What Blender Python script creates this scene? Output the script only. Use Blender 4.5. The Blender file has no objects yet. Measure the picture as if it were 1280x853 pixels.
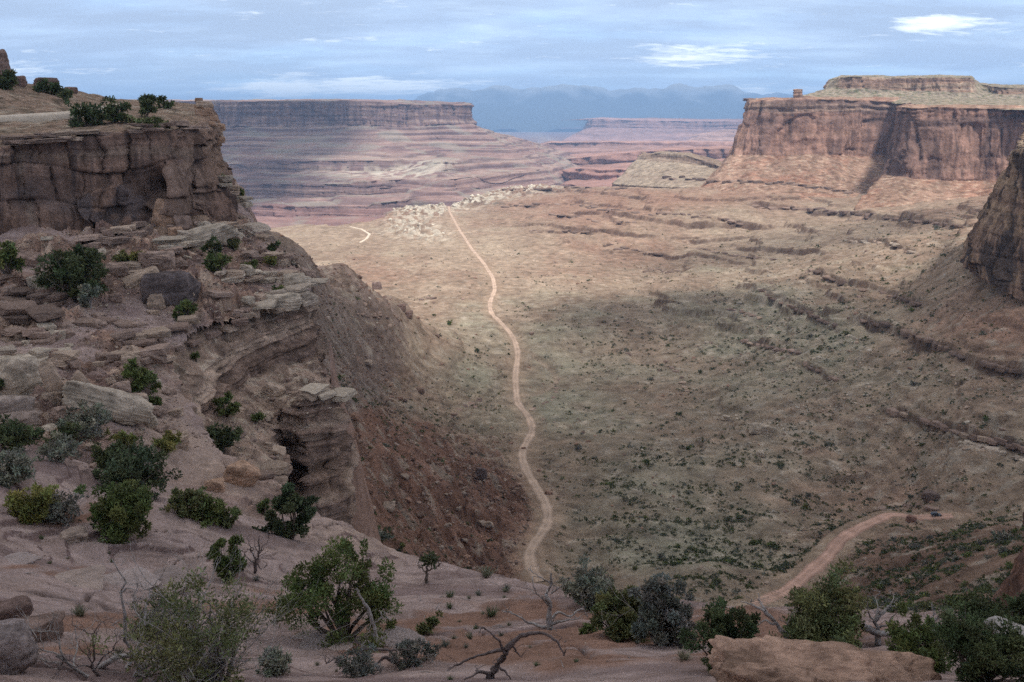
import bpy, math, random
import numpy as np
from mathutils import Vector
R = math.radians
sc = bpy.context.scene
COL = sc.collection
# ------------------------------------------------------------------ camera, sky, sun, exposure
PITCH = R(14.6); FPX = 1065.0; CX, CY = 640.0, 426.5
cam_d = bpy.data.cameras.new("camera"); cam_d.sensor_width = 36.0; cam_d.lens = FPX * 36.0 / 1280.0
cam_d.clip_start = 0.5; cam_d.clip_end = 150000.0
cam = bpy.data.objects.new("camera", cam_d); COL.objects.link(cam)
cam.location = (0, 0, 0); cam.rotation_euler = (math.pi / 2 - PITCH, 0, 0); sc.camera = cam

SUN_EL, SUN_AZ = R(55.0), R(166.0)            # azimuth from +Y (view) clockwise to the right
SUN = np.array([math.cos(SUN_EL) * math.sin(SUN_AZ), math.cos(SUN_EL) * math.cos(SUN_AZ), math.sin(SUN_EL)])
sun_d = bpy.data.lights.new("sun", 'SUN'); sun_d.energy = 3.6; sun_d.angle = R(7.0); sun_d.color = (1.0, 0.965, 0.91)
sun_o = bpy.data.objects.new("sun", sun_d); COL.objects.link(sun_o)
sun_o.rotation_euler = Vector(SUN).to_track_quat('Z', 'Y').to_euler()
sc.view_settings.view_transform = 'Standard'; sc.view_settings.look = 'None'
sc.view_settings.exposure = 0.22; sc.view_settings.gamma = 1.0; sc.view_settings.use_curve_mapping = False
cy = sc.cycles
cy.max_bounces = 5; cy.diffuse_bounces = 2; cy.glossy_bounces = 1; cy.transmission_bounces = 2
cy.transparent_max_bounces = 6; cy.volume_bounces = 0; cy.use_denoising = False
cy.sample_clamp_indirect = 4.0

def N(nt, typ, **kw):
    n = nt.nodes.new(typ)
    for k, v in kw.items():
        if k.startswith('i_'):
            n.inputs[k[2:].replace('_', ' ')].default_value = v
        else:
            setattr(n, k, v)
    return n

def ramp(nt, src, stops, interp='LINEAR'):
    r = nt.nodes.new('ShaderNodeValToRGB'); cr = r.color_ramp; cr.interpolation = interp
    while len(cr.elements) < len(stops): cr.elements.new(0.5)
    for e, (p, c) in zip(cr.elements, stops):
        e.position = p; e.color = (c, c, c, 1) if isinstance(c, (int, float)) else (*c, 1)
    nt.links.new(src, r.inputs['Fac']); return r.outputs['Color']

def mth(nt, op, a, b=None, c=None, clamp=False):
    n = nt.nodes.new('ShaderNodeMath'); n.operation = op; n.use_clamp = clamp
    for i, v in enumerate((a, b, c)):
        if v is None: continue
        if isinstance(v, (int, float)): n.inputs[i].default_value = v
        else: nt.links.new(v, n.inputs[i])
    return n.outputs[0]

def mixc(nt, f, a, b, mode='MIX'):
    n = nt.nodes.new('ShaderNodeMix'); n.data_type = 'RGBA'; n.blend_type = mode
    for i, v in ((0, f), (6, a), (7, b)):
        if isinstance(v, (int, float)): n.inputs[i].default_value = v
        elif isinstance(v, tuple): n.inputs[i].default_value = (*v, 1) if len(v) == 3 else v
        else: nt.links.new(v, n.inputs[i])
    return n.outputs[2]

world = bpy.data.worlds.new("World"); sc.world = world; world.use_nodes = True
wt = world.node_tree; wt.nodes.clear()
sky = N(wt, 'ShaderNodeTexSky', sky_type='NISHITA', sun_disc=False, sun_elevation=SUN_EL, sun_rotation=SUN_AZ,
        altitude=1700.0, air_density=1.0, dust_density=0.6, ozone_density=2.0)
tc = N(wt, 'ShaderNodeTexCoord'); sep = N(wt, 'ShaderNodeSeparateXYZ'); wt.links.new(tc.outputs['Generated'], sep.inputs[0])
zc = mth(wt, 'MAXIMUM', sep.outputs[2], 0.0)
den = mth(wt, 'ADD', zc, 0.11)
comb = N(wt, 'ShaderNodeCombineXYZ')
wt.links.new(mth(wt, 'DIVIDE', sep.outputs[0], den), comb.inputs[0])
wt.links.new(mth(wt, 'DIVIDE', sep.outputs[1], den), comb.inputs[1])
def wnoise(scale, detail, rough, off, dist=0.0, sx=1.0, sy=1.0):
    mp = N(wt, 'ShaderNodeMapping'); mp.inputs['Location'].default_value = off; mp.inputs['Scale'].default_value = (sx, sy, 1)
    wt.links.new(comb.outputs[0], mp.inputs[0])
    n = N(wt, 'ShaderNodeTexNoise'); n.inputs['Scale'].default_value = scale; n.inputs['Detail'].default_value = detail
    n.inputs['Roughness'].default_value = rough; n.inputs['Distortion'].default_value = dist
    wt.links.new(mp.outputs[0], n.inputs['Vector']); return n.outputs['Fac']
cA = wnoise(0.9, 7, 0.56, (3.1, 1.7, 0.0), 0.15, 0.8, 0.9)        # broad veils
cB = wnoise(1.5, 7, 0.55, (7.3, 0.2, 2.0), 0.2, 0.8, 0.8)       # wisps
cC = wnoise(1.35, 9, 0.6, (1.3, 5.2, 4.0), 0.15, 0.6, 1.1)      # grey undersides
cD = wnoise(6.5, 9, 0.66, (13.6, 4.4, 1.0), 0.3, 0.6, 1.0)        # puff edges
skyb = mixc(wt, 1.0, sky.outputs[0], (0.80, 0.98, 1.24), 'MULTIPLY')
veil = ramp(wt, cA, [(0.30, 0.6), (0.56, 1.0)])
veilcol = mixc(wt, ramp(wt, sep.outputs[2], [(0.0, 0.0), (0.10, 1.0)]), (4.9, 6.2, 8.3), (4.0, 4.95, 6.7))
c1 = mixc(wt, veil, skyb, veilcol)
wisp = ramp(wt, cB, [(0.45, 0.0), (0.72, 0.6)])
c2 = mixc(wt, wisp, c1, (6.1, 7.2, 8.7))
gry = ramp(wt, cC, [(0.36, 0.0), (0.56, 0.95)]); hi_ = ramp(wt, sep.outputs[2], [(0.0, 0.25), (0.05, 0.7), (0.10, 1.0)])
c3 = mixc(wt, mth(wt, 'MULTIPLY', gry, hi_), c2, (3.05, 3.7, 4.95))
pf = None                                                           # sunlit heaps low over the horizon
for (du, dz, rx, rz, k) in ((-0.245, 0.033, 0.06, 0.010, 1.15), (-0.15, 0.036, 0.09, 0.010, 1.1), (0.195, 0.066, 0.06, 0.012, 0.85), (0.425, 0.092, 0.045, 0.010, 1.0), (0.55, 0.100, 0.06, 0.009, 0.9), (-0.52, 0.045, 0.10, 0.012, 0.6), (0.02, 0.012, 0.06, 0.007, 0.5), (0.27, 0.03, 0.06, 0.007, 0.6)):
    e = mth(wt, 'ADD', mth(wt, 'POWER', mth(wt, 'ABSOLUTE', mth(wt, 'DIVIDE', mth(wt, 'SUBTRACT', sep.outputs[0], du), rx)), 2.0), mth(wt, 'POWER', mth(wt, 'ABSOLUTE', mth(wt, 'DIVIDE', mth(wt, 'SUBTRACT', sep.outputs[2], dz), rz)), 2.0))
    e = mth(wt, 'MULTIPLY', mth(wt, 'EXPONENT', mth(wt, 'MULTIPLY', e, -1.0)), k)
    pf = e if pf is None else mth(wt, 'MAXIMUM', pf, e)
pf = mth(wt, 'MULTIPLY', pf, mth(wt, 'GREATER_THAN', sep.outputs[1], 0.0))
puff = ramp(wt, mth(wt, 'ADD', mth(wt, 'MULTIPLY', pf, 0.40), cD), [(0.62, 0.0), (0.86, 1.0)])
c4 = mixc(wt, puff, c3, (8.6, 9.0, 9.5))
over_ = ramp(wt, sep.outputs[2], [(0.14, 0.0), (0.42, 0.9)]); c4 = mixc(wt, over_, c4, (5.0, 5.05, 5.25))
c5 = mixc(wt, 1.0, c4, (1.12, 1.14, 1.12), 'MULTIPLY')
bg = N(wt, 'ShaderNodeBackground'); bg.inputs['Strength'].default_value = 0.15; wt.links.new(c5, bg.inputs['Color'])
over_ = ramp(wt, sep.outputs[2], [(0.14, 0.0), (0.42, 0.9)]); c4 = mixc(wt, over_, c4, (5.0, 5.05, 5.25))
c5 = mixc(wt, 1.0, c4, (1.12, 1.14, 1.12), 'MULTIPLY'); wt.links.new(c5, bg.inputs['Color'])
wo = N(wt, 'ShaderNodeOutputWorld'); wt.links.new(bg.outputs[0], wo.inputs['Surface'])

# ------------------------------------------------------------------ helpers: pixels to points, noise
cp, sp = math.cos(PITCH), math.sin(PITCH)
def ray(u, v):
    cx, cyy = (u - CX) / FPX, (CY - v) / FPX
    return np.array([cx, cp + cyy * sp, -sp + cyy * cp])
def K(u, v, Y):                       # the point seen at photo pixel (u, v) that lies Y metres ahead
    d = ray(u, v); return d * (Y / d[1])
def Z(u, Y, z):                       # point Y metres ahead at height z, in the bearing of photo column u
    w = Y * cp - z * sp
    return np.array([(u - CX) / FPX * w, Y, z])
def proj(P):
    x, y, z = P[..., 0], P[..., 1], P[..., 2]
    w = np.maximum(y * cp - z * sp, 1e-3); h = y * sp + z * cp
    return CX + FPX * x / w, CY - FPX * h / w

def _hash(ix, iy, iz, seed):
    h = ix * np.uint32(374761393) + iy * np.uint32(668265263)
    if iz is not None: h = h + iz * np.uint32(1440662683)
    h = h + np.uint32(seed * 97471107 & 0xFFFFFFFF)
    h = (h ^ (h >> np.uint32(13))) * np.uint32(1274126177)
    return (h ^ (h >> np.uint32(16))) & np.uint32(15)
_G2 = np.array([[math.cos(i * math.pi / 8), math.sin(i * math.pi / 8)] for i in range(16)], np.float32)
_G3 = np.array([(1,1,0),(-1,1,0),(1,-1,0),(-1,-1,0),(1,0,1),(-1,0,1),(1,0,-1),(-1,0,-1),(0,1,1),(0,-1,1),(0,1,-1),(0,-1,-1),(1,1,0),(-1,1,0),(0,-1,1),(0,-1,-1)], np.float32)
_G2x, _G2y = [np.ascontiguousarray(_G2[:, k]) for k in range(2)]
_G3x, _G3y, _G3z = [np.ascontiguousarray(_G3[:, k]) for k in range(3)]
def _cell(x):
    i = np.floor(x); f = (x - i).astype(np.float32); return i.astype(np.int64).astype(np.uint32), f, f * f * f * (f * (f * 6 - 15) + 10)
_one = np.uint32(1)
def n2(x, y, seed=0):
    x, y = np.broadcast_arrays(np.asarray(x, np.float64), np.asarray(y, np.float64))
    ix, fx, u = _cell(x); iy, fy, v = _cell(y); c = []
    for dx in (0, 1):
        for dy in (0, 1):
            h = _hash(ix + np.uint32(dx), iy + np.uint32(dy), None, seed)
            c.append(_G2x[h] * (fx - dx) + _G2y[h] * (fy - dy))
    a = c[0] + v * (c[1] - c[0]); b = c[2] + v * (c[3] - c[2])
    return (a + u * (b - a)) * 1.5
def n3(x, y, z, seed=0):
    x, y, z = np.broadcast_arrays(np.asarray(x, np.float64), np.asarray(y, np.float64), np.asarray(z, np.float64))
    ix, fx, u = _cell(x); iy, fy, v = _cell(y); iz, fz, w = _cell(z); c = []
    for dx in (0, 1):
        for dy in (0, 1):
            for dz in (0, 1):
                h = _hash(ix + np.uint32(dx), iy + np.uint32(dy), iz + np.uint32(dz), seed)
                c.append(_G3x[h] * (fx - dx) + _G3y[h] * (fy - dy) + _G3z[h] * (fz - dz))
    e = [c[i] + w * (c[i + 1] - c[i]) for i in (0, 2, 4, 6)]
    a = e[0] + v * (e[1] - e[0]); b = e[2] + v * (e[3] - e[2])
    return a + u * (b - a)
def f2(x, y, o=4, seed=0, gain=0.5):
    a, t, s = 1.0, 0, 1.0
    for i in range(o):
        t = t + a * n2(x * s + 17.3 * i, y * s - 9.1 * i, seed + i); a *= gain; s *= 2.03
    return t
def f3(x, y, z, o=4, seed=0, gain=0.5):
    a, t, s = 1.0, 0, 1.0
    for i in range(o):
        t = t + a * n3(x * s + 11.7 * i, y * s + 5.3 * i, z * s - 7.9 * i, seed + i); a *= gain; s *= 2.03
    return t
def sst(a, b, x):
    t = np.clip((x - a) / (b - a), 0, 1); return t * t * (3 - 2 * t)
def lerp(a, b, t): return a + (b - a) * t
def cmix(c, col, w): return c + (np.array(col, np.float32) - c) * np.clip(w, 0, 1)[..., None]
def grain(shape, seed, a): return (1 + a * np.random.default_rng(seed).normal(size=shape)).astype(np.float32)
def blob(U, V, lst):
    o = np.zeros(np.shape(U), np.float32)
    for (u, v, ru, rv, w) in lst:
        o = o + w * np.exp(-(((U - u) / ru) ** 2 + ((V - v) / rv) ** 2))
    return o
class RBF:                            # smooth surface through scattered control points (thin-plate)
    def __init__(s, a, b, t, lam=1e-4):
        s.a, s.b = np.array(a), np.array(b); n = len(s.a)
        A = np.zeros((n + 3, n + 3)); A[:n, :n] = s.phi(s.a[:, None] - s.a[None], s.b[:, None] - s.b[None]) + lam * np.eye(n)
        A[:n, n] = 1; A[:n, n + 1] = s.a; A[:n, n + 2] = s.b; A[n:, :n] = A[:n, n:].T
        s.w = np.linalg.solve(A, np.concatenate([np.array(t), np.zeros(3)]))
    @staticmethod
    def phi(da, db):
        r2 = da * da + db * db; return 0.5 * r2 * np.log(r2 + 1e-12)
    def __call__(s, a, b):
        o = s.w[-3] + s.w[-2] * a + s.w[-1] * b
        for i in range(len(s.a)): o = o + s.w[i] * s.phi(a - s.a[i], b - s.b[i])
        return o

def mesh_obj(name, V, F, mat, parent=None, col=None, smooth=True):
    V = np.ascontiguousarray(V, np.float32).reshape(-1, 3); F = np.ascontiguousarray(F, np.int32)
    me = bpy.data.meshes.new(name); k = F.shape[1]
    me.vertices.add(len(V)); me.vertices.foreach_set('co', V.ravel())
    me.loops.add(F.size); me.loops.foreach_set('vertex_index', F.ravel())
    me.polygons.add(len(F)); me.polygons.foreach_set('loop_start', np.arange(0, F.size, k, dtype=np.int32))
    me.update(calc_edges=True)
    me.polygons.foreach_set('use_smooth', np.full(len(F), smooth))
    if col is not None:
        at = me.color_attributes.new('Col', 'FLOAT_COLOR', 'POINT')
        c4_ = np.ones((len(V), 4), np.float32); c4_[:, :3] = np.clip(np.asarray(col, np.float32).reshape(-1, 3), 0.004, 0.9); at.data.foreach_set('color', c4_.ravel())
    if mat is not None: me.materials.append(mat)
    o = bpy.data.objects.new(name, me); COL.objects.link(o)
    if parent is not None: o.parent = parent
    return o
def grid_faces(nr, nc):
    i = np.arange((nr - 1) * (nc - 1)); r, c = i // (nc - 1), i % (nc - 1); a = r * nc + c
    return np.stack([a, a + 1, a + nc + 1, a + nc], 1)
def props(o, label=None, cat=None, group=None, kind=None):
    if label: o['label'] = label
    if cat: o['category'] = cat
    if group: o['group'] = group
    if kind: o['kind'] = kind
    return o

# ------------------------------------------------------------------ materials
def rock_mat(name, scale, bump=0.5, var=0.35, rough=0.9, streak=0.0, speck=0.0):
    """stone or soil: the mineral colour comes from the 'Col' attribute, grain, mottling and relief from noise at `scale` metres"""
    m = bpy.data.materials.new(name); m.use_nodes = True; nt = m.node_tree; nt.nodes.clear()
    out = N(nt, 'ShaderNodeOutputMaterial'); b = N(nt, 'ShaderNodeBsdfDiffuse'); b.inputs['Roughness'].default_value = 0.6
    at = N(nt, 'ShaderNodeAttribute', attribute_name='Col'); geo = N(nt, 'ShaderNodeNewGeometry')
    def noise(s, d, r=0.6, sc_=(1, 1, 1), dist=0.0):
        mp = N(nt, 'ShaderNodeMapping'); mp.inputs['Scale'].default_value = sc_; nt.links.new(geo.outputs['Position'], mp.inputs[0])
        n = N(nt, 'ShaderNodeTexNoise'); n.inputs['Scale'].default_value = s; n.inputs['Detail'].default_value = d; n.inputs['Roughness'].default_value = r
        n.inputs['Distortion'].default_value = dist
        nt.links.new(mp.outputs[0], n.inputs['Vector']); return n.outputs['Fac']
    a = noise(1 / scale, 6, 0.65); c = noise(5.5 / scale, 5, 0.7); e = noise(0.5 / scale, 3, 0.6, (1, 1, 4))
    f = mth(nt, 'ADD', mth(nt, 'MULTIPLY', a, 0.45), mth(nt, 'ADD', mth(nt, 'MULTIPLY', c, 0.35), mth(nt, 'MULTIPLY', e, 0.2)))
    g = ramp(nt, f, [(0.32, 1 - var), (0.5, 1.0), (0.68, 1 + var)])
    colr = mixc(nt, 1.0, at.outputs['Color'], g, 'MULTIPLY')
    if streak:
        st = noise(1.2 / scale, 5, 0.6, (1, 1, 0.07)); st = ramp(nt, st, [(0.46, 1.0), (0.62, 1 - streak)])
        colr = mixc(nt, 1.0, colr, st, 'MULTIPLY')
    if speck:
        v = N(nt, 'ShaderNodeTexVoronoi', feature='F1'); v.inputs['Scale'].default_value = 3.2 / scale; nt.links.new(geo.outputs['Position'], v.inputs['Vector'])
        vs = ramp(nt, v.outputs['Distance'], [(0.12, speck), (0.24, 0.0)])
        sepc = N(nt, 'ShaderNodeSeparateColor'); nt.links.new(v.outputs['Color'], sepc.inputs[0])
        pick = ramp(nt, sepc.outputs[0], [(0.55, 0.0), (0.6, 1.0)])
        tone = ramp(nt, sepc.outputs[1], [(0.0, (0.5, 0.45, 0.42)), (0.5, (1.0, 0.97, 0.93)), (1.0, (1.55, 1.5, 1.42))])
        colr = mixc(nt, mth(nt, 'MULTIPLY', vs, pick), colr, mixc(nt, 1.0, colr, tone, 'MULTIPLY'))
    nt.links.new(colr, b.inputs['Color'])
    bp = N(nt, 'ShaderNodeBump'); bp.inputs['Strength'].default_value = bump; bp.inputs['Distance'].default_value = scale * 0.35
    hsum = mth(nt, 'ADD', mth(nt, 'MULTIPLY', a, 1.0), mth(nt, 'MULTIPLY', c, 0.35))
    nt.links.new(hsum, bp.inputs['Height']); nt.links.new(bp.outputs[0], b.inputs['Normal'])
    nt.links.new(b.outputs[0], out.inputs['Surface']); return m

def plain_mat(name, col, rough=0.8, var=0.3, scale=8.0, trans=0.0, attr=False, spec=0.2, metal=0.0):
    m = bpy.data.materials.new(name); m.use_nodes = True; nt = m.node_tree; b = nt.nodes['Principled BSDF']
    b.inputs['Roughness'].default_value = rough; b.inputs['Specular IOR Level'].default_value = spec; b.inputs['Metallic'].default_value = metal
    geo = N(nt, 'ShaderNodeNewGeometry')
    n = N(nt, 'ShaderNodeTexNoise'); n.inputs['Scale'].default_value = scale; n.inputs['Detail'].default_value = 4; nt.links.new(geo.outputs['Position'], n.inputs['Vector'])
    g = ramp(nt, n.outputs['Fac'], [(0.3, 1 - var), (0.7, 1 + var)])
    if attr:
        at = N(nt, 'ShaderNodeAttribute', attribute_name='Col'); c = mixc(nt, 1.0, at.outputs['Color'], g, 'MULTIPLY')
    else:
        c = mixc(nt, 1.0, (*col, 1), g, 'MULTIPLY')
    nt.links.new(c, b.inputs['Base Color'])
    if trans:
        t = N(nt, 'ShaderNodeBsdfTranslucent'); nt.links.new(c, t.inputs['Color']); mx = N(nt, 'ShaderNodeMixShader'); mx.inputs[0].default_value = trans
        o = nt.nodes['Material Output']; nt.links.new(b.outputs[0], mx.inputs[1]); nt.links.new(t.outputs[0], mx.inputs[2]); nt.links.new(mx.outputs[0], o.inputs['Surface'])
    return m

M_GROUND = rock_mat('desert_soil', 7.0, 0.8, 0.55, speck=1.0)
M_NEAR = rock_mat('slickrock', 0.8, 0.6, 0.32, speck=0.4)
M_CLIFF = rock_mat('sandstone_cliff', 1.8, 0.9, 0.4, streak=0.35)
M_MESA = rock_mat('mesa_sandstone', 16.0, 0.9, 0.34, streak=0.4)
M_FAR = rock_mat('far_sandstone', 60.0, 0.5, 0.2, streak=0.15)
M_BOULDER = rock_mat('boulder_sandstone', 0.5, 0.8, 0.4)
M_ROAD = rock_mat('graded_dirt', 3.0, 0.35, 0.24)
# ------------------------------------------------------------------ valley ground: control points (photo pixel + distance), then relief
GP = []
def gk(*pts):
    for (u, v, Y) in pts:
        p = K(u, v, Y); GP.append((p[0] / Y, math.log(Y), p[2] / Y))
def gz(*pts):
    for (u, Y, z) in pts:
        p = Z(u, Y, z); GP.append((p[0] / Y, math.log(Y), z / Y))
gz((-400, 50, -60), (100, 50, -66), (640, 50, -75), (1100, 50, -62), (1600, 50, -50))
gz((-400, 100, -60), (0, 100, -66), (350, 100, -72), (640, 110, -84), (900, 110, -80), (1150, 100, -72), (1350, 100, -62), (1700, 100, -50))
gz((330, 570, -98), (390, 690, -152), (300, 820, -140), (430, 780, -184), (330, 1000, -180), (250, 400, -66), (-400, 250, -50), (0, 250, -58), (220, 260, -66), (-300, 600, -60), (0, 600, -75), (200, 550, -80), (0, 1000, -120), (230, 1000, -165), (-300, 1500, -140), (100, 1600, -195))
# scree under the near cliff
gk((340, 292, 430), (385, 312, 520), (430, 332, 620), (500, 382, 690), (560, 430, 720), (400, 400, 450), (450, 450, 520), (485, 475, 530), (430, 500, 330), (430, 540, 250), (480, 560, 305),
   (560, 600, 330), (620, 600, 405), (520, 505, 480), (600, 700, 270), (440, 640, 165), (540, 690, 195), (560, 540, 480), (600, 560, 450), (520, 440, 640), (500, 530, 400))
# valley floor
gk((655, 600, 440), (672, 690, 335), (660, 720, 300), (650, 520, 575), (645, 470, 690), (640, 400, 860), (610, 340, 1130), (580, 290, 1600), (560, 262, 2000),
   (430, 300, 1520), (400, 288, 1650), (480, 330, 1180), (520, 400, 830), (560, 360, 1000), (760, 330, 1180), (760, 400, 860), (760, 500, 610), (760, 600, 440), (780, 680, 340),
   (880, 300, 1380), (860, 430, 780), (700, 290, 1520), (500, 262, 1980), (640, 238, 2500))
# slopes below the right-hand mesas
gk((880, 560, 490), (1000, 560, 470), (1000, 480, 580), (1000, 640, 395), (1200, 560, 400), (1200, 500, 450), (1270, 480, 460), (1285, 345, 560), (1340, 400, 470), (1225, 335, 640),
   (1200, 305, 740), (1100, 425, 620), (1160, 430, 560), (1080, 395, 680), (950, 370, 880), (925, 425, 760), (1020, 335, 960), (1130, 370, 760), (900, 330, 1150), (1000, 262, 1560), (1150, 262, 1330),
   (1080, 300, 1080), (950, 300, 1300), (1060, 330, 920), (1130, 300, 980), (860, 265, 1560), (780, 260, 1760), (900, 240, 1780), (800, 232, 2280), (710, 240, 2350), (700, 262, 1850), (1290, 250, 1250), (1400, 300, 900), (1500, 400, 500))
# hillside below the rim at lower right, with the road round its shoulder
gk((900, 720, 290), (985, 738, 280), (1040, 692, 318), (1090, 655, 345), (1150, 646, 350), (1185, 645, 352), (1150, 620, 400), (1100, 600, 430), (1150, 690, 285), (1100, 750, 200), (1230, 660, 290),
   (1260, 760, 150), (1270, 690, 215), (1000, 780, 190), (1330, 660, 240), (1240, 610, 370), (900, 660, 375), (820, 730, 285))
# beyond the white rim: the inner canyon and the plains
gz((300, 2500, -345), (450, 2500, -340), (540, 2800, -335), (660, 3100, -320), (200, 4500, -320), (500, 6000, -330), (700, 4200, -330), (860, 3600, -300), (1000, 3600, -260), (1300, 3000, -150),
   (1100, 2500, -150), (1400, 2000, -130), (0, 3000, -320), (-400, 3000, -250), (-300, 8000, -350), (640, 8000, -400), (900, 8000, -400), (1300, 6000, -300), (1700, 2000, -100), (1700, 900, -60),
   (200, 20000, -420), (640, 20000, -430), (1100, 20000, -420), (1700, 15000, -400), (-500, 20000, -400), (200, 60000, -450), (640, 60000, -450), (1100, 60000, -450))
gpa = np.array(GP); KB = 0.62
g_rbf = RBF(gpa[:, 0], gpa[:, 1] * KB, gpa[:, 2], 2e-4)
def ground0(x, y):
    y = np.maximum(y, 20.0); return g_rbf(x / y, np.log(y) * KB) * y
def hit0(u, v):
    Ys = np.exp(np.linspace(math.log(150), math.log(5000), 1500)); d = ray(u, v)
    P = d[None] * (Ys / d[1])[:, None]; g = ground0(P[:, 0], P[:, 1])
    i = np.nonzero(P[:, 2] < g)[0]
    i = i[0] if len(i) else len(Ys) - 1
    return P[i]
def smooth_line(P, n):
    P = np.array(P, float); t = np.concatenate([[0], np.cumsum(np.linalg.norm(np.diff(P[:, :2], axis=0), axis=1))])
    s = np.linspace(0, t[-1], n); Q = np.stack([np.interp(s, t, P[:, k]) for k in range(P.shape[1])], 1)
    for _ in range(max(2, n // 40)):
        Q[1:-1] = 0.25 * Q[:-2] + 0.5 * Q[1:-1] + 0.25 * Q[2:]
    return Q
ROAD_PX = [
    ('main', [(676, 728), (660, 708), (656, 695), (664, 680), (680, 667), (688, 650), (684, 632), (668, 606), (656, 586), (650, 570), (656, 555), (668, 540), (661, 520), (646, 506), (644, 470), (648, 440), (641, 420),
              (628, 406), (613, 392), (612, 378), (619, 363), (616, 347), (605, 330), (590, 312), (580, 296), (571, 282), (562, 266), (558, 254)], 6.3),
    ('shelf', [(940, 760), (962, 748), (985, 738), (1010, 718), (1034, 697), (1050, 676), (1078, 658), (1110, 648), (1150, 645), (1190, 645)], 6.6),
    ('spur', [(438, 284), (452, 287), (462, 293), (458, 299), (449, 304)], 6.0)]
ROADS = []
for nm, px, w in ROAD_PX:
    P = np.array([hit0(u, v) for u, v in px]); L = np.linalg.norm(np.diff(P[:, :2], axis=0), axis=1).sum()
    Q = smooth_line(P, int(L / 4) + 10)
    z = ground0(Q[:, 0], Q[:, 1])
    for _ in range(12): z[1:-1] = 0.25 * z[:-2] + 0.5 * z[1:-1] + 0.25 * z[2:]
    Q[:, 2] = z; ROADS.append((nm, Q, w))
ALLROAD = np.concatenate([r[1] for r in ROADS]); ROADW = np.concatenate([np.full(len(r[1]), r[2]) for r in ROADS])
def road_dist(x, y):
    """distance to the nearest road centre point, its height and width (only looked up near the roads)"""
    sh = x.shape; x = x.ravel(); y = y.ravel(); D = np.full(len(x), 1e9); Zr = np.zeros(len(x)); W = np.full(len(x), 8.0)
    for nm, Q, w in ROADS:
        lo, hi = Q[:, :2].min(0) - 40, Q[:, :2].max(0) + 40
        idx = np.nonzero((x > lo[0]) & (x < hi[0]) & (y > lo[1]) & (y < hi[1]))[0]
        for c in range(0, len(idx), 20000):
            k = idx[c:c + 20000]
            d2 = (x[k][:, None] - Q[None, :, 0]) ** 2 + (y[k][:, None] - Q[None, :, 1]) ** 2
            j = d2.argmin(1); d = np.sqrt(d2[np.arange(len(k)), j]); b = d < D[k]
            D[k[b]] = d[b]; Zr[k[b]] = Q[j[b], 2]; W[k[b]] = w
    return D.reshape(sh), Zr.reshape(sh), W.reshape(sh)

def polymask(U, V, P, soft):
    # 1 inside a polygon given in photo pixels, fading over soft pixels
    sh = U.shape; u, v = U.ravel(), V.ravel(); P = np.array(P, float); D = np.full(len(u), 1e9, np.float32); ins = np.zeros(len(u), bool)
    for i in range(len(P)):
        a, b = P[i], P[(i + 1) % len(P)]; e = b - a; t = np.clip(((u - a[0]) * e[0] + (v - a[1]) * e[1]) / (e @ e), 0, 1)
        D = np.minimum(D, (u - a[0] - t * e[0]) ** 2 + (v - a[1] - t * e[1]) ** 2); c_ = (a[1] > v) != (b[1] > v); ins ^= c_ & (u < a[0] + (v - a[1]) / (b[1] - a[1] + 1e-9) * e[0])
    D = np.sqrt(D); return sst(-soft, soft, np.where(ins, D, -D)).reshape(sh)
# the polar grid the ground is meshed on
gth = np.concatenate([np.linspace(R(-66), R(-34), 60)[:-1], np.linspace(R(-34), R(34), 960), np.linspace(R(34), R(66), 60)[1:]])
gr = np.concatenate([np.exp(np.linspace(math.log(60), math.log(120), 50))[:-1], np.exp(np.linspace(math.log(120), math.log(3200), 1500))[:-1], np.exp(np.linspace(math.log(3200), math.log(90000), 260))])
RR, TT = np.meshgrid(gr, gth, indexing='ij'); GX, GY = RR * np.sin(TT), RR * np.cos(TT)
gyv = np.maximum(GY, 20.0); gz0 = ground0(GX, GY)
GU, GV = proj(np.stack([GX, GY, gz0], -1))
def slope_of(z):
    dr = np.gradient(z, axis=0) / np.gradient(RR, axis=0); dt = np.gradient(z, axis=1) / (np.gradient(TT, axis=1) * RR); return np.sqrt(dr * dr + dt * dt)
sl0 = slope_of(gz0)
warp = f2(GX / 210, GY / 210, 4, 3); warp2 = f2(GX / 45, GY / 45, 4, 4)
rel = f2(GX / 120, GY / 120, 5, 11); fine = f2(GX / 16, GY / 16, 4, 12)
gull = 1 - np.abs(f2(GX / 85 + warp * 0.8, GY / 85 + warp2 * 0.25, 4, 21)); gull = np.clip(gull, 0, 1)
sw = sst(0.03, 0.22, sl0); nearw = sst(2600, 1500, RR)
h = gz0 + nearw * (rel * (1.0 + 2.0 * sw) + fine * (0.22 + 0.6 * sw) - (gull ** 4) * (0.5 + 3.0 * sw))
# rough boulder apron of the scree on the left and the gully by the road
scree = np.clip(blob(GU, GV, [(520, 600, 110, 80, 1), (620, 640, 60, 60, 1), (440, 420, 60, 90, .7), (560, 690, 90, 40, 1), (1150, 720, 150, 60, .35)]), 0, 1)
scree = scree * sst(900, 500, RR)
h += scree * (f2(GX / 6, GY / 6, 4, 31) * 1.9 + np.maximum(f2(GX / 3, GY / 3, 3, 33), 0) * 1.6 + f2(GX / 28, GY / 28, 3, 32) * 3.5)
sc2 = np.clip(blob(GU, GV, [(420, 350, 60, 50, .6), (540, 600, 120, 95, 1), (470, 450, 60, 80, .9), (600, 680, 90, 50, .8)]), 0, 1) * sst(900, 600, RR)
rg = 1 - np.abs(f2(GX / 42 + 0.3 * warp2, GY / 42, 4, 34)); h += sc2 * (f2(GX / 60, GY / 60, 3, 35) * 7.0 - np.clip(rg, 0, 1) ** 5 * 7.0)
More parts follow.
